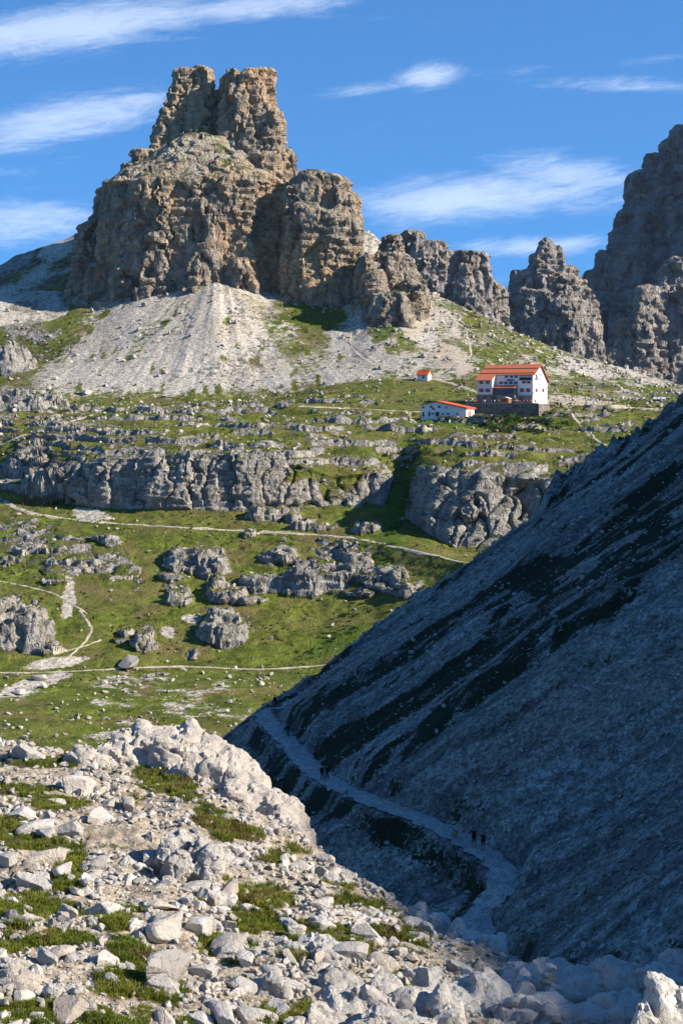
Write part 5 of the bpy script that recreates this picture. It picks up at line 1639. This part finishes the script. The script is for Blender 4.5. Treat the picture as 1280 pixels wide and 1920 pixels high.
# --- chapel ----------------------------------------------------------------
cb = on_terrain(792, 713)
chp = thing('small_chapel', 'tiny white chapel with red gabled roof standing alone above the trail', 'building', (P(782, 713, cb[1])[0], cb[1], cb[2] - 0.3), -rad(28))
MB().prism([(0, -1.5), (4.2, -1.5), (4.2, 3.1), (2.1, 5.0), (0, 3.1)], 0, 5.4).build('wall', M_PLASTER, chp)
roof_slab(chp, -.6, 2.56, 2.1, 5.02, -.5, 5.9, 'roof_slope', M_ROOF2)
roof_slab(chp, 2.1, 5.02, 4.8, 2.56, -.5, 5.9, 'roof_slope', M_ROOF2)
MB().box(4.3, 4.9, 1.9, 2.5, 4.9, 6.1).build('bell_turret', M_STONE, chp)
window(chp, 3.2, 1.7, .8, 1.1, 0.0)
dr = MB().box(5.403, 5.47, 1.6, 2.6, -.2, 1.9).build('door', M_WOOD, chp)
MB().box(5.473, 5.52, 2.35, 2.5, .8, .95).build('handle', M_METAL, dr)

# --- flat-roofed stone shed beside the annex ---------------------------------
sb = P(882, 789, 671)
sh = thing('stone_shed', 'flat-roofed grey stone shed dug into the slope beside the white annex', 'shed', (sb[0], sb[1], sb[2] - .2), -rad(14))
MB().box(0, 8.2, 0, 5, -2.0, 2.5).build('wall', M_STONE, sh)
MB().box(-.2, 8.4, -.25, 5.2, 2.503, 2.75).build('roof_slab', M_METAL, sh)
dr = MB().box(4.0, 5.4, -.07, -.003, 0, 2.0).build('door', M_DARKW, sh)
MB().box(5.15, 5.27, -.12, -.073, .95, 1.07).build('handle', M_METAL, dr)
pb = link('plank_stack', None) if False else thing('plank_stack', 'stack of orange planks on the flat shed roof', 'planks', (sb[0] + 3.6, sb[1] + .3, sb[2] + 2.56), -rad(14))
for k_ in range(4): MB().box(-1.4, 1.4, k_ * .26, k_ * .26 + .22, 0, .42 + .05 * (k_ % 2)).build('plank', flat_mat('raw_plank', (.62, .34, .12)), pb)

# --- grey shed half hidden behind the shaded slope ----------------------------
gb_ = on_terrain(1236, 752)
gs = thing('grey_shed', 'small grey-roofed shed peeping over the shaded slope', 'shed', (P(1224, 752, gb_[1])[0], gb_[1], gb_[2] - .5), -rad(20))
gs.scale = (0.62, 0.62, 0.62)
MB().prism([(0, -1), (5, -1), (5, 2.2), (2.5, 3.4), (0, 2.2)], 0, 8).build('wall', M_STONE, gs)
roof_slab(gs, -.5, 1.98, 2.5, 3.42, -.4, 8.4, 'roof_slope', M_GREYROOF)
roof_slab(gs, 2.5, 3.42, 5.5, 1.98, -.4, 8.4, 'roof_slope', M_GREYROOF)
# sign posts on the gravel yard
for (a_, b_, lb) in [(1060, 752, 'tall signpost with pointers on the gravel yard by the hut'), (1112, 757, 'short signpost on the gravel yard away from the hut')]:
    q = on_terrain(a_, b_)
    sp = thing('signpost', lb, 'signpost', (q[0], q[1], q[2] - .2))
    hh = 3.4 if a_ == 1060 else 2.3
    MB().box(-.09, .09, -.09, .09, 0, hh).build('post', M_DARKW, sp)
    for k_ in range(3): MB().box(-.9 + .3 * k_, .6 + .3 * k_, -.14, -.093, hh - .5 - .42 * k_, hh - .2 - .42 * k_).build('pointer', M_PLASTER2, sp)
# ------------------------------------------------------------------ people and the dog
def cap_field(Xg, Yg, Zg, caps, k):
    Fv = np.full(Xg.shape, 9.0, np.float32)
    for (a, b, ra, rb) in caps:
        a, b = np.array(a, float), np.array(b, float)
        ab = b - a
        L2 = max((ab ** 2).sum(), 1e-9)
        t = np.clip(((Xg - a[0]) * ab[0] + (Yg - a[1]) * ab[1] + (Zg - a[2]) * ab[2]) / L2, 0, 1)
        d = np.sqrt((Xg - a[0] - t * ab[0]) ** 2 + (Yg - a[1] - t * ab[1]) ** 2 + (Zg - a[2] - t * ab[2]) ** 2) - (ra + (rb - ra) * t)
        Fv = smin(Fv, d.astype(np.float32), k)
    return Fv


def body_mesh(name, caps, h, k, colour):
    pts = np.array([c[0] for c in caps] + [c[1] for c in caps])
    lo, hi = pts.min(0) - .25, pts.max(0) + .25
    xs, ys, zs = [np.arange(lo[i], hi[i], h).astype(np.float32) for i in range(3)]
    V, Q = surface_nets(cap_field(*np.meshgrid(xs, ys, zs, indexing='ij'), caps, k), lo, h)
    me_ = mesh_np(name, V, Q, [M_SKIN], True)
    ca = me_.color_attributes.new('tint', 'FLOAT_COLOR', 'POINT')
    c = np.array([colour(p) for p in V], np.float32)
    ca.data.foreach_set('color', np.column_stack([c, np.ones(len(c), np.float32)]).ravel())
    return me_


M_SKIN, t_, b_ = new_mat('clothes_and_skin')
vc = t_.new('ShaderNodeVertexColor'); vc.layer_name = 'tint'
t_.put(b_.inputs['Base Color'], vc.outputs[0])


def human(name, stride=0.18, shirt=(.02, .02, .025), legs=(.02, .02, .03), skin=(.36, .2, .14), hair=(.03, .02, .015), shorts=False, arm=0.1, h=0.02, sleeves=True, lean=0.02, sit=False):
    s = stride
    hip, sho = 0.92, 1.42
    caps = [((0, lean * .6, hip + .04), (0, lean, 1.2), .135, .15), ((0, lean, 1.2), (0, lean, 1.38), .155, .13),           # trunk
            ((-.08, lean, 1.36), (-.17, lean, sho), .09, .07), ((.08, lean, 1.36), (.17, lean, sho), .09, .07),             # shoulders
            ((0, lean, 1.42), (0, lean * 1.5, 1.54), .058, .052),                                                           # neck
            ((0, lean * 1.5, 1.60), (0, lean * 1.5 - .01, 1.69), .082, .092), ((0, lean * 1.5 - .085, 1.63), (0, lean * 1.5 - .105, 1.615), .022, .016)]  # head, nose
    for sd in (-1, 1):
        f = sd * s
        kn = (sd * .095, -f * .55 - .03, .50)
        an = (sd * .09, -f + (.10 if f < 0 else 0), .09 + (.06 if f < 0 else 0))
        caps += [((sd * .085, lean * .5, hip), kn, .088, .062), (kn, an, .060, .040), ((an[0], an[1], an[2] - .035), (an[0] * 1.15, an[1] - .15, an[2] - .05), .042, .034)]
        el_ = (sd * (.20 + arm * .3), f * .45 + .05, 1.16); wr = (sd * (.21 + arm * .2), f * .8 - .06, .93)
        caps += [((sd * .185, lean, sho - .01), el_, .054, .043), (el_, wr, .042, .030), (wr, (wr[0], wr[1] - .02, wr[2] - .09), .034, .026), ((wr[0] - sd * .01, wr[1] - .03, wr[2] - .02), (wr[0] - sd * .02, wr[1] - .06, wr[2] - .07), .014, .011)]
        for q in range(4): caps.append(((wr[0], wr[1] - .035 + .02 * q, wr[2] - .09), (wr[0] - sd * .015, wr[1] - .045 + .022 * q, wr[2] - .155 - .012 * (1 - abs(q - 1.4))), .010, .008))

    def colour(p):
        x, y, z = p
        if z > 1.52: return hair if (z > 1.69 or (y > lean * 1.5 + .0)) else skin
        if z > 1.47 and abs(x) < .07: return skin
        if abs(x) > .18 and z < 1.34 and z > .74: return shirt if (sleeves and z > .93) else (skin if (z < 1.22 or not sleeves) else shirt)
        if z > .95: return shirt
        if z < .10: return (.03, .025, .02)
        if shorts and z < .52: return skin
        return legs
    return body_mesh(name, caps, h, .035, colour)


def pack(par, col, w_=.30, h_=.46):
    m, t, b = new_mat('backpack_fabric'); b.inputs['Base Color'].default_value = (*col, 1)
    q = body_mesh('backpack', [((-w_ * .28, .26, 1.05), (-w_ * .28, .24, 1.05 + h_ * .75), .11, .10), ((w_ * .28, .26, 1.05), (w_ * .28, .24, 1.05 + h_ * .75), .11, .10), ((0, .33, 1.08), (0, .33, 1.2), .09, .08)], .025, .05, lambda p: col)
    q.materials[0] = m
    o = link('backpack', q, par)
    st_ = MB()
    for sd in (-1, 1): st_.box(sd * .12 - .02, sd * .12 + .02, -.165, -.14, 1.12, 1.46)
    st_.build('strap', m, o)
    return o


def place_person(me_, p, face, label, group=None, scale=1.0, packcol=None, hat=None):
    o = thing('person', label, 'person', p, face, group)
    o.scale = (scale * 1.06,) * 3
    link('body', me_, o)
    if packcol: pack(o, packcol)
    if hat:
        m, t, b = new_mat('hat_cloth'); b.inputs['Base Color'].default_value = (*hat, 1)
        hm = body_mesh('hat', [((0, .03, 1.715), (0, .03, 1.735), .102, .085), ((0, -.09, 1.70), (0, -.15, 1.695), .05, .04)], .02, .03, lambda p: hat)
        hm.materials[0] = m
        link('hat', hm, o)
    return o


def path_pt(px, py):
    p = on_slope(px, py)
    if p is None: return None
    i = np.argmin(((path_line[:, :2] - p[:2]) ** 2).sum(1))
    q = path_line[i]
    u, v = (px - CX) / FPX, -(py - HY) / FPX
    y = q[1]
    z = q[2]
    y = z / v if abs(v) > 1e-4 else y
    j = np.argmin(((path_line[:, :2] - np.array([u * y, y])) ** 2).sum(1))
    z = path_line[j, 2]
    y = z / v
    off = np.array([u * y, y]) - path_line[j, :2]
    n = np.linalg.norm(off)
    if n > PW * .75: off *= PW * .75 / n
    return np.array([path_line[j, 0] + off[0], path_line[j, 1] + off[1], z + .02])


BLK, NAVY, KHK = (.012, .012, .015), (.015, .018, .035), (.06, .05, .035)
hk1 = human('walker', .16, BLK, BLK, shorts=True, sleeves=False)
hk2 = human('walker', -.14, (.02, .018, .022), (.02, .02, .02), shorts=True, hair=(.05, .03, .02))
hk3 = human('walker', .20, BLK, NAVY)
hk4 = human('walker', -.20, NAVY, BLK)
hk5 = human('walker', .12, (.35, .38, .42), (.05, .07, .12))
hk6 = human('walker', .17, BLK, BLK)
place_person(hk1, path_pt(888, 1589), rad(8), 'hiker in dark shirt and shorts walking beside the other near the brown dog', packcol=BLK, scale=1.03)
place_person(hk2, path_pt(905, 1594), rad(-12), 'shorter hiker in dark top with bare legs next to the taller hiker behind the dog', scale=.96)
place_person(hk3, path_pt(604, 1465), rad(20), 'dark-clothed hiker on the left of a pair halfway along the shaded path', packcol=(.02, .02, .02))
place_person(hk4, path_pt(613, 1464), rad(-15), 'dark-clothed hiker stepping out on the right of a pair halfway along the shaded path', packcol=(.03, .02, .02))
place_person(hk5, path_pt(534, 1378), rad(25), 'hiker in pale blue-grey top climbing near the bend of the shaded path', packcol=(.2, .22, .25))
place_person(hk6, path_pt(540, 1383), rad(-5), 'dark-clothed hiker beside the one in the pale top near the path bend', packcol=BLK)
place_person(human('walker', .1, BLK, NAVY), path_pt(516, 1328), rad(30), 'lone dark hiker with hat at the outer bend of the shaded path', hat=BLK, packcol=BLK)

# dog, trotting towards the viewer
dg = [((0, .34, .50), (0, -.22, .52), .125, .15), ((0, -.05, .47), (0, -.28, .52), .15, .14), ((0, -.30, .58), (0, -.44, .76), .095, .075), ((0, -.44, .78), (0, -.52, .79), .085, .07), ((0, -.54, .76), (0, -.66, .73), .048, .036),
      ((0, .40, .56), (0, .58, .66), .035, .022), ((0, .58, .66), (0, .66, .80), .022, .014), ((-.075, -.43, .85), (-.10, -.42, .76), .026, .016), ((.075, -.43, .85), (.10, -.42, .76), .026, .016)]
for sd in (-1, 1):
    f = .07 * sd
    dg += [((sd * .08, -.24, .48), (sd * .085, -.24 + f, .27), .065, .042), ((sd * .085, -.24 + f, .27), (sd * .085, -.25 - f * .6, .05), .036, .026), ((sd * .085, -.25 - f * .6, .035), (sd * .085, -.31 - f * .6, .03), .032, .028),
           ((sd * .085, .32, .48), (sd * .095, .25 - f, .33), .085, .055), ((sd * .095, .25 - f, .33), (sd * .09, .38 - f, .19), .05, .032), ((sd * .09, .38 - f, .19), (sd * .09, .36 - f, .05), .03, .025), ((sd * .09, .36 - f, .035), (sd * .09, .30 - f, .03), .031, .027)]
dcol = lambda p: (.05, .035, .025) if (p[2] > .60 and p[1] > -.2) or p[1] < -.60 else ((.34, .22, .10) if p[2] > .3 else (.26, .19, .10))
dp = path_pt(852, 1571)
dog = thing('dog', 'light brown dog trotting along the shaded path ahead of two hikers', 'dog', dp, rad(18))
dog.scale = (1.12,) * 3
link('body', body_mesh('dog_body', dg, .022, .04, dcol), dog)
cm, ct, cbm = new_mat('collar_leather'); cbm.inputs['Base Color'].default_value = (.02, .02, .03, 1)
colr = body_mesh('collar', [((-.07, -.36, .655), (.07, -.36, .655), .06, .06)], .02, .02, lambda p: (0, 0, 0)); colr.materials[0] = cm
link('collar', colr, dog)

# visitors on the hut terrace and yard: small figures in bright clothes
CLO = [((.5, .05, .05), (.05, .05, .08)), ((.06, .10, .35), (.10, .09, .08)), ((.60, .60, .58), (.04, .05, .12)), ((.75, .45, .05), (.05, .05, .05)), ((.03, .03, .04), (.12, .11, .09)), ((.05, .28, .25), (.06, .05, .05)), ((.45, .12, .30), (.05, .06, .10)), ((.30, .32, .36), (.03, .03, .04))]
CLN = ['red', 'blue', 'white', 'yellow', 'black', 'teal', 'pink', 'grey']
VIS = [human('visitor', .06 * (-1) ** i, a, b, h=.045, hair=[(.03, .02, .015), (.2, .12, .05)][i % 2]) for i, (a, b) in enumerate(CLO)]
tops = [MB() for _ in range(0)]
zt = -6 + 6.68
tpos = []
for k_ in range(34):
    f = random.random()
    x = 56 + (-3.0 + 29.6 * f); y = 686 + (2.0 - 8.5 * f) + random.uniform(1.2, 3.6 if f > .30 else 7.5)
    if any((x - a) ** 2 + (y - b) ** 2 < .7 for a, b in tpos) or (66.5 < x < 72.5 and y > 684.5): continue
    tpos.append((x, y))
    i = k_ % 8
    place_person(VIS[i], (x, y, zt), random.uniform(0, 6.28), 'visitor in %s top standing on the hut terrace behind its wall' % CLN[i], 'visitors on the hut terrace in %s' % CLN[i])
for (a_, b_, i, lb) in [(1010, 758, 3, 'visitor in yellow jacket where the terrace meets the gravel yard'), (1066, 750, 1, 'visitor in blue beside the tall signpost'), (1071, 750, 4, 'visitor in black near the tall signpost'), (1118, 756, 2, 'visitor in white by the short signpost'), (1096, 752, 4, 'visitor in black between the two signposts'),
                        (44, 953, 0, 'walker in red alone on the pale trail below the cliff band'), (881, 856, 0, 'walker in red on the ledges below the hut'), (1150, 760, 7, 'visitor in grey walking along the yard track'), (30, 826, 2, 'walker in white on the trail above the cliff band')]:
    q = on_terrain(a_, b_)
    place_person(VIS[i], (q[0], q[1], terr_z(q[0], q[1]) - .02 + (.14 if b_ > 900 else 0.1)), random.uniform(0, 6.28), lb)

# climbers resting on the shoulder below the twin towers
tobm = bpy.data.objects['rock_tower_peak'].data
tv = np.empty(len(tobm.vertices) * 3, np.float32); tobm.vertices.foreach_get('co', tv); tv = tv.reshape(-1, 3)
tpx_ = CX + FPX * tv[:, 0] / tv[:, 1]
for (a_, i, lb) in [(336, 0, 'climber in red top at the left end of the shoulder below the twin towers'), (341, 2, 'climber in white top near the left end of the shoulder below the towers'), (357, 3, 'climber in yellow top in the middle of the shoulder below the towers'), (371, 7, 'climber in grey top at the right of the group below the towers')]:
    m_ = (np.abs(tpx_ - a_) < 3.5) & (tv[:, 1] < 968) & (tv[:, 1] > 952)
    if not m_.any(): continue
    q = tv[m_][np.argmax((tv[m_][:, 2]) / tv[m_][:, 1])]
    place_person(VIS[i], (float(q[0]), float(q[1]), float(q[2]) - .05), random.uniform(0, 6.28), lb)

# ------------------------------------------------------------------ boulders lying on the meadows
MROCKS = [rock_mesh('boulder', 400 + i, 3, [0.7, 0.55, 0.85][i % 3], 8, mat=M_LIMEM) for i in range(6)]


def meadow_rock(px, py, wpx, label, group=None, hf=0.7):
    q = on_terrain(px, py)
    w_ = wpx * q[1] / FPX / 2
    o = link('boulder', random.choice(MROCKS), label=label, category='rock')
    o.scale = (w_, w_ * random.uniform(.7, 1), w_ * hf * random.uniform(.8, 1.2))
    o.rotation_euler = (random.uniform(-.15, .15), random.uniform(-.15, .15), random.uniform(0, 6.28))
    o.location = (q[0], q[1] + w_ * .4, terr_z(q[0], q[1] + w_ * .4) - .25 * o.scale[2])
    if group: o['group'] = group


for (a_, b_, w_, lb) in [(238, 1254, 66, 'long flat pale boulder beside the lowest meadow trail'), (74, 1276, 34, 'upright pale boulder just below the lowest meadow trail'), (34, 1302, 36, 'dark-sided boulder in a stony run on the lower meadow'), (250, 1300, 16, 'small white boulder below the flat trail boulder'), (146, 1348, 18, 'white boulder in the stony lower meadow'),
                         (165, 740, 26, 'white block at the foot of the scree fan'), (195, 776, 14, 'white block on the bench below the scree fan'), (100, 770, 18, 'pale block on the bench by the left scree'), (130, 740, 14, 'grey block in grass under the left scree')]:
    meadow_rock(a_, b_, w_, lb, hf=.6 if w_ < 60 else .4)
n_ = 0
while n_ < 120:
    px, py = random.uniform(-10, 560), random.uniform(1265, 1420)
    if px > 560 - (py - 1265) * 1.2: continue
    w_ = 5 + 13 * random.random() ** 2.2
    lb = ('tiny' if w_ < 7 else ('small' if w_ < 11 else 'stout')) + ' pale stone ' + ('just below the lowest meadow trail' if py < 1295 else ('midway down the stony lower meadow' if py < 1355 else 'on the lower meadow just behind the knoll'))
    meadow_rock(px, py, w_, lb, lb + 's')
    n_ += 1
# finer stones over all meadows
vi = rng.integers(0, NR * NC, 130000)
r_i, c_i = vi // NC, vi % NC
sg = SEG[r_i, c_i]
pw = np.where(sg <= 1, .5, np.where(sg == 2, .10, np.where(sg <= 4, .05, np.where(sg <= 6, .28, np.where(sg == 7, .4, np.where(TPX[r_i, c_i] > 690, .85, .30))))))
pw = pw * np.clip(.55 + 1.2 * fbm(TG[r_i, c_i, 0] / 12, TG[r_i, c_i, 1] / 12, vi * 0.0, 3, seed=90), .05, 1)
k_ = rng.random(len(vi)) < pw * .55
pos = TG[r_i, c_i][k_]
szs = (0.18 + 1.0 * rng.random(len(pos)) ** 4) * (pos[:, 1] / 560)
pos = pos - np.array([0, 0, .12])
pebble_sets('meadow_stones', pos, szs, M_LIMEM, 'pale stones scattered over the alpine meadows', 'stones', seed=20)
# scree pieces on the shaded slope
NS = 120000
ii = rng.integers(0, sx.size, NS)
r_i, c_i = ii // sx.shape[1], ii % sx.shape[1]
ok_ = (sy[r_i, c_i] > 75) & (sy[r_i, c_i] < 262) & (sx[r_i, c_i] < 70) & ((dist[r_i, c_i] > PW * 0.9) | (rng.random(NS) < .06)) & (rng.random(NS) < 1.0 - .75 * np.clip(grass_s[r_i, c_i] * 1.6, 0, 1)) & (sz[r_i, c_i] > -70)
pos = SL_V[r_i, c_i][ok_] + np.column_stack([rng.uniform(-.15, .15, ok_.sum()), rng.uniform(-.2, .2, ok_.sum()), np.zeros(ok_.sum())])
szs = .07 + .40 * rng.random(len(pos)) ** 6 + .0003 * pos[:, 1]
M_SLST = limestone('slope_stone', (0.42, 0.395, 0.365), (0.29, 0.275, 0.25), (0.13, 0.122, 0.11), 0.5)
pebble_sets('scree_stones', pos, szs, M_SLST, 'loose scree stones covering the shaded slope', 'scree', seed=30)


# ------------------------------------------------------------------ dwarf pines and green shrubs around the hut
def shrub_mesh(name, seed, mat, n=420):
    r = np.random.default_rng(seed)
    V, Fc = [], []
    cl_ = r.normal(size=(9, 3)) * np.array([.55, .55, .22]) + np.array([0, 0, .45])
    for i in range(n):
        c = cl_[r.integers(0, 9)]
        d = r.normal(size=3); d /= np.linalg.norm(d)
        p = c + d * r.uniform(.22, .34) * np.array([1, 1, .8])
        if p[2] < 0: p[2] = abs(p[2]) * .4
        a = r.normal(size=3); a /= np.linalg.norm(a); b = np.cross(a, d); b /= np.linalg.norm(b) + 1e-6
        s = r.uniform(.06, .13)
        k = len(V)
        V += [tuple(p - a * s), tuple(p + b * s * .7), tuple(p + a * s), tuple(p - b * s * .7)]
        Fc.append((k, k + 1, k + 2, k + 3))
    me_ = bpy.data.meshes.new(name); me_.from_pydata(V, [], Fc); me_.materials.append(mat)
    return me_


M_PINE = leaf_mat('dwarf_pine', (.020, .040, .010), (.045, .075, .016), .15)
M_SHRUB = leaf_mat('green_shrub', (.05, .11, .012), (.10, .19, .020), .3)
PINES = [shrub_mesh('foliage', 500 + i, M_PINE) for i in range(4)]
SHRUBS = [shrub_mesh('foliage', 520 + i, M_SHRUB) for i in range(3)]
STEM = MB().box(-.05, .05, -.05, .05, -.3, .5)
stem_me = None


def shrub(px, py, wm, kind, label, group):
    global stem_me
    q = on_terrain(px, py)
    o = thing('dwarf_pine' if kind == 0 else 'green_shrub', label, 'shrub', (q[0], q[1], terr_z(q[0], q[1]) - .1), random.uniform(0, 6.28), group)
    link('foliage', random.choice(PINES if kind == 0 else SHRUBS), o)
    if stem_me is None: stem_me = STEM.build('stem', M_DARKW, o).data
    else: link('stem', stem_me, o)
    o.scale = (wm, wm * random.uniform(.7, 1), wm * random.uniform(.6, .85))


n_ = 0
while n_ < 60:
    px, py = random.gauss(960, 55), random.uniform(777, 812)
    if px < 905 or px > 1110: continue
    shrub(px, py, random.uniform(1.3, 2.6), (kd := 0 if random.random() < .7 else 1), (lb := ('dark dwarf pine' if kd == 0 else 'fresh green shrub') + (' against the foot of the terrace wall' if py < 788 else (' midway down the bank below the terrace' if py < 800 else ' at the bottom of the bank below the terrace')) + (' beyond its corner' if px > 1012 else '')), 'shrubs: ' + lb); n_ += 1
for k_ in range(24):
    shrub(random.uniform(785, 905), random.uniform(783, 792), random.uniform(.9, 1.7), 0 if k_ % 3 else 1, 'low shrub along the foot of the white annex', 'shrubs along the annex')
for (a_, b_) in [(1035, 762), (1048, 764), (1042, 758)]: shrub(a_, b_, 1.8, 0, 'dwarf pine beside the gravel yard at the terrace end', 'dwarf pines by the yard')
for k_ in range(46):
    f = random.random()
    py = 835 + 230 * f
    shrub(815 - 95 * f + random.uniform(-13, 13) - 10 * math.sin(f * 3), py, random.uniform(.8, 1.8), 1, 'bright green shrub growing in the gully between the cliffs', 'shrubs in the gully')
for k_ in range(40):
    f = random.random()
    shrub(560 + 130 * f + random.uniform(-25, 25), 1250 - 110 * f + random.uniform(-16, 16), random.uniform(.5, 1.1), 0, 'low dark shrub at the lower end of the gully above the shaded slope', 'shrubs at the lower gully end')

# grass tussocks and heather on the meadows: low dark cushions
vi = rng.integers(0, NR * NC, 90000)
r_i, c_i = vi // NC, vi % NC
st_ = ST[r_i, c_i]
cl_n = fbm(TG[r_i, c_i, 0] / 9, TG[r_i, c_i, 1] / 9, vi * 0.0, 3, seed=97)
k_ = (st_ > 0.6) & (st_ < 10) & (rock[r_i, c_i] < .3) & (scree[r_i, c_i] < .4) & (rng.random(len(vi)) < np.clip(.25 + 1.1 * cl_n, 0.02, 1)) & ~((st_ > 4) & (st_ < 5))
pos = TG[r_i, c_i][k_]
M_TUS = leaf_mat('tussock', (.030, .044, .008), (.085, .095, .018), .1)
pebble_sets('meadow_tussocks', pos - np.array([0, 0, .05]), (.16 + .42 * rng.random(len(pos)) ** 2.5) * (pos[:, 1] / 560), M_TUS, 'dark grass tussocks over the alpine meadows', 'grass', seed=50, flat=(.6, .5, .7))
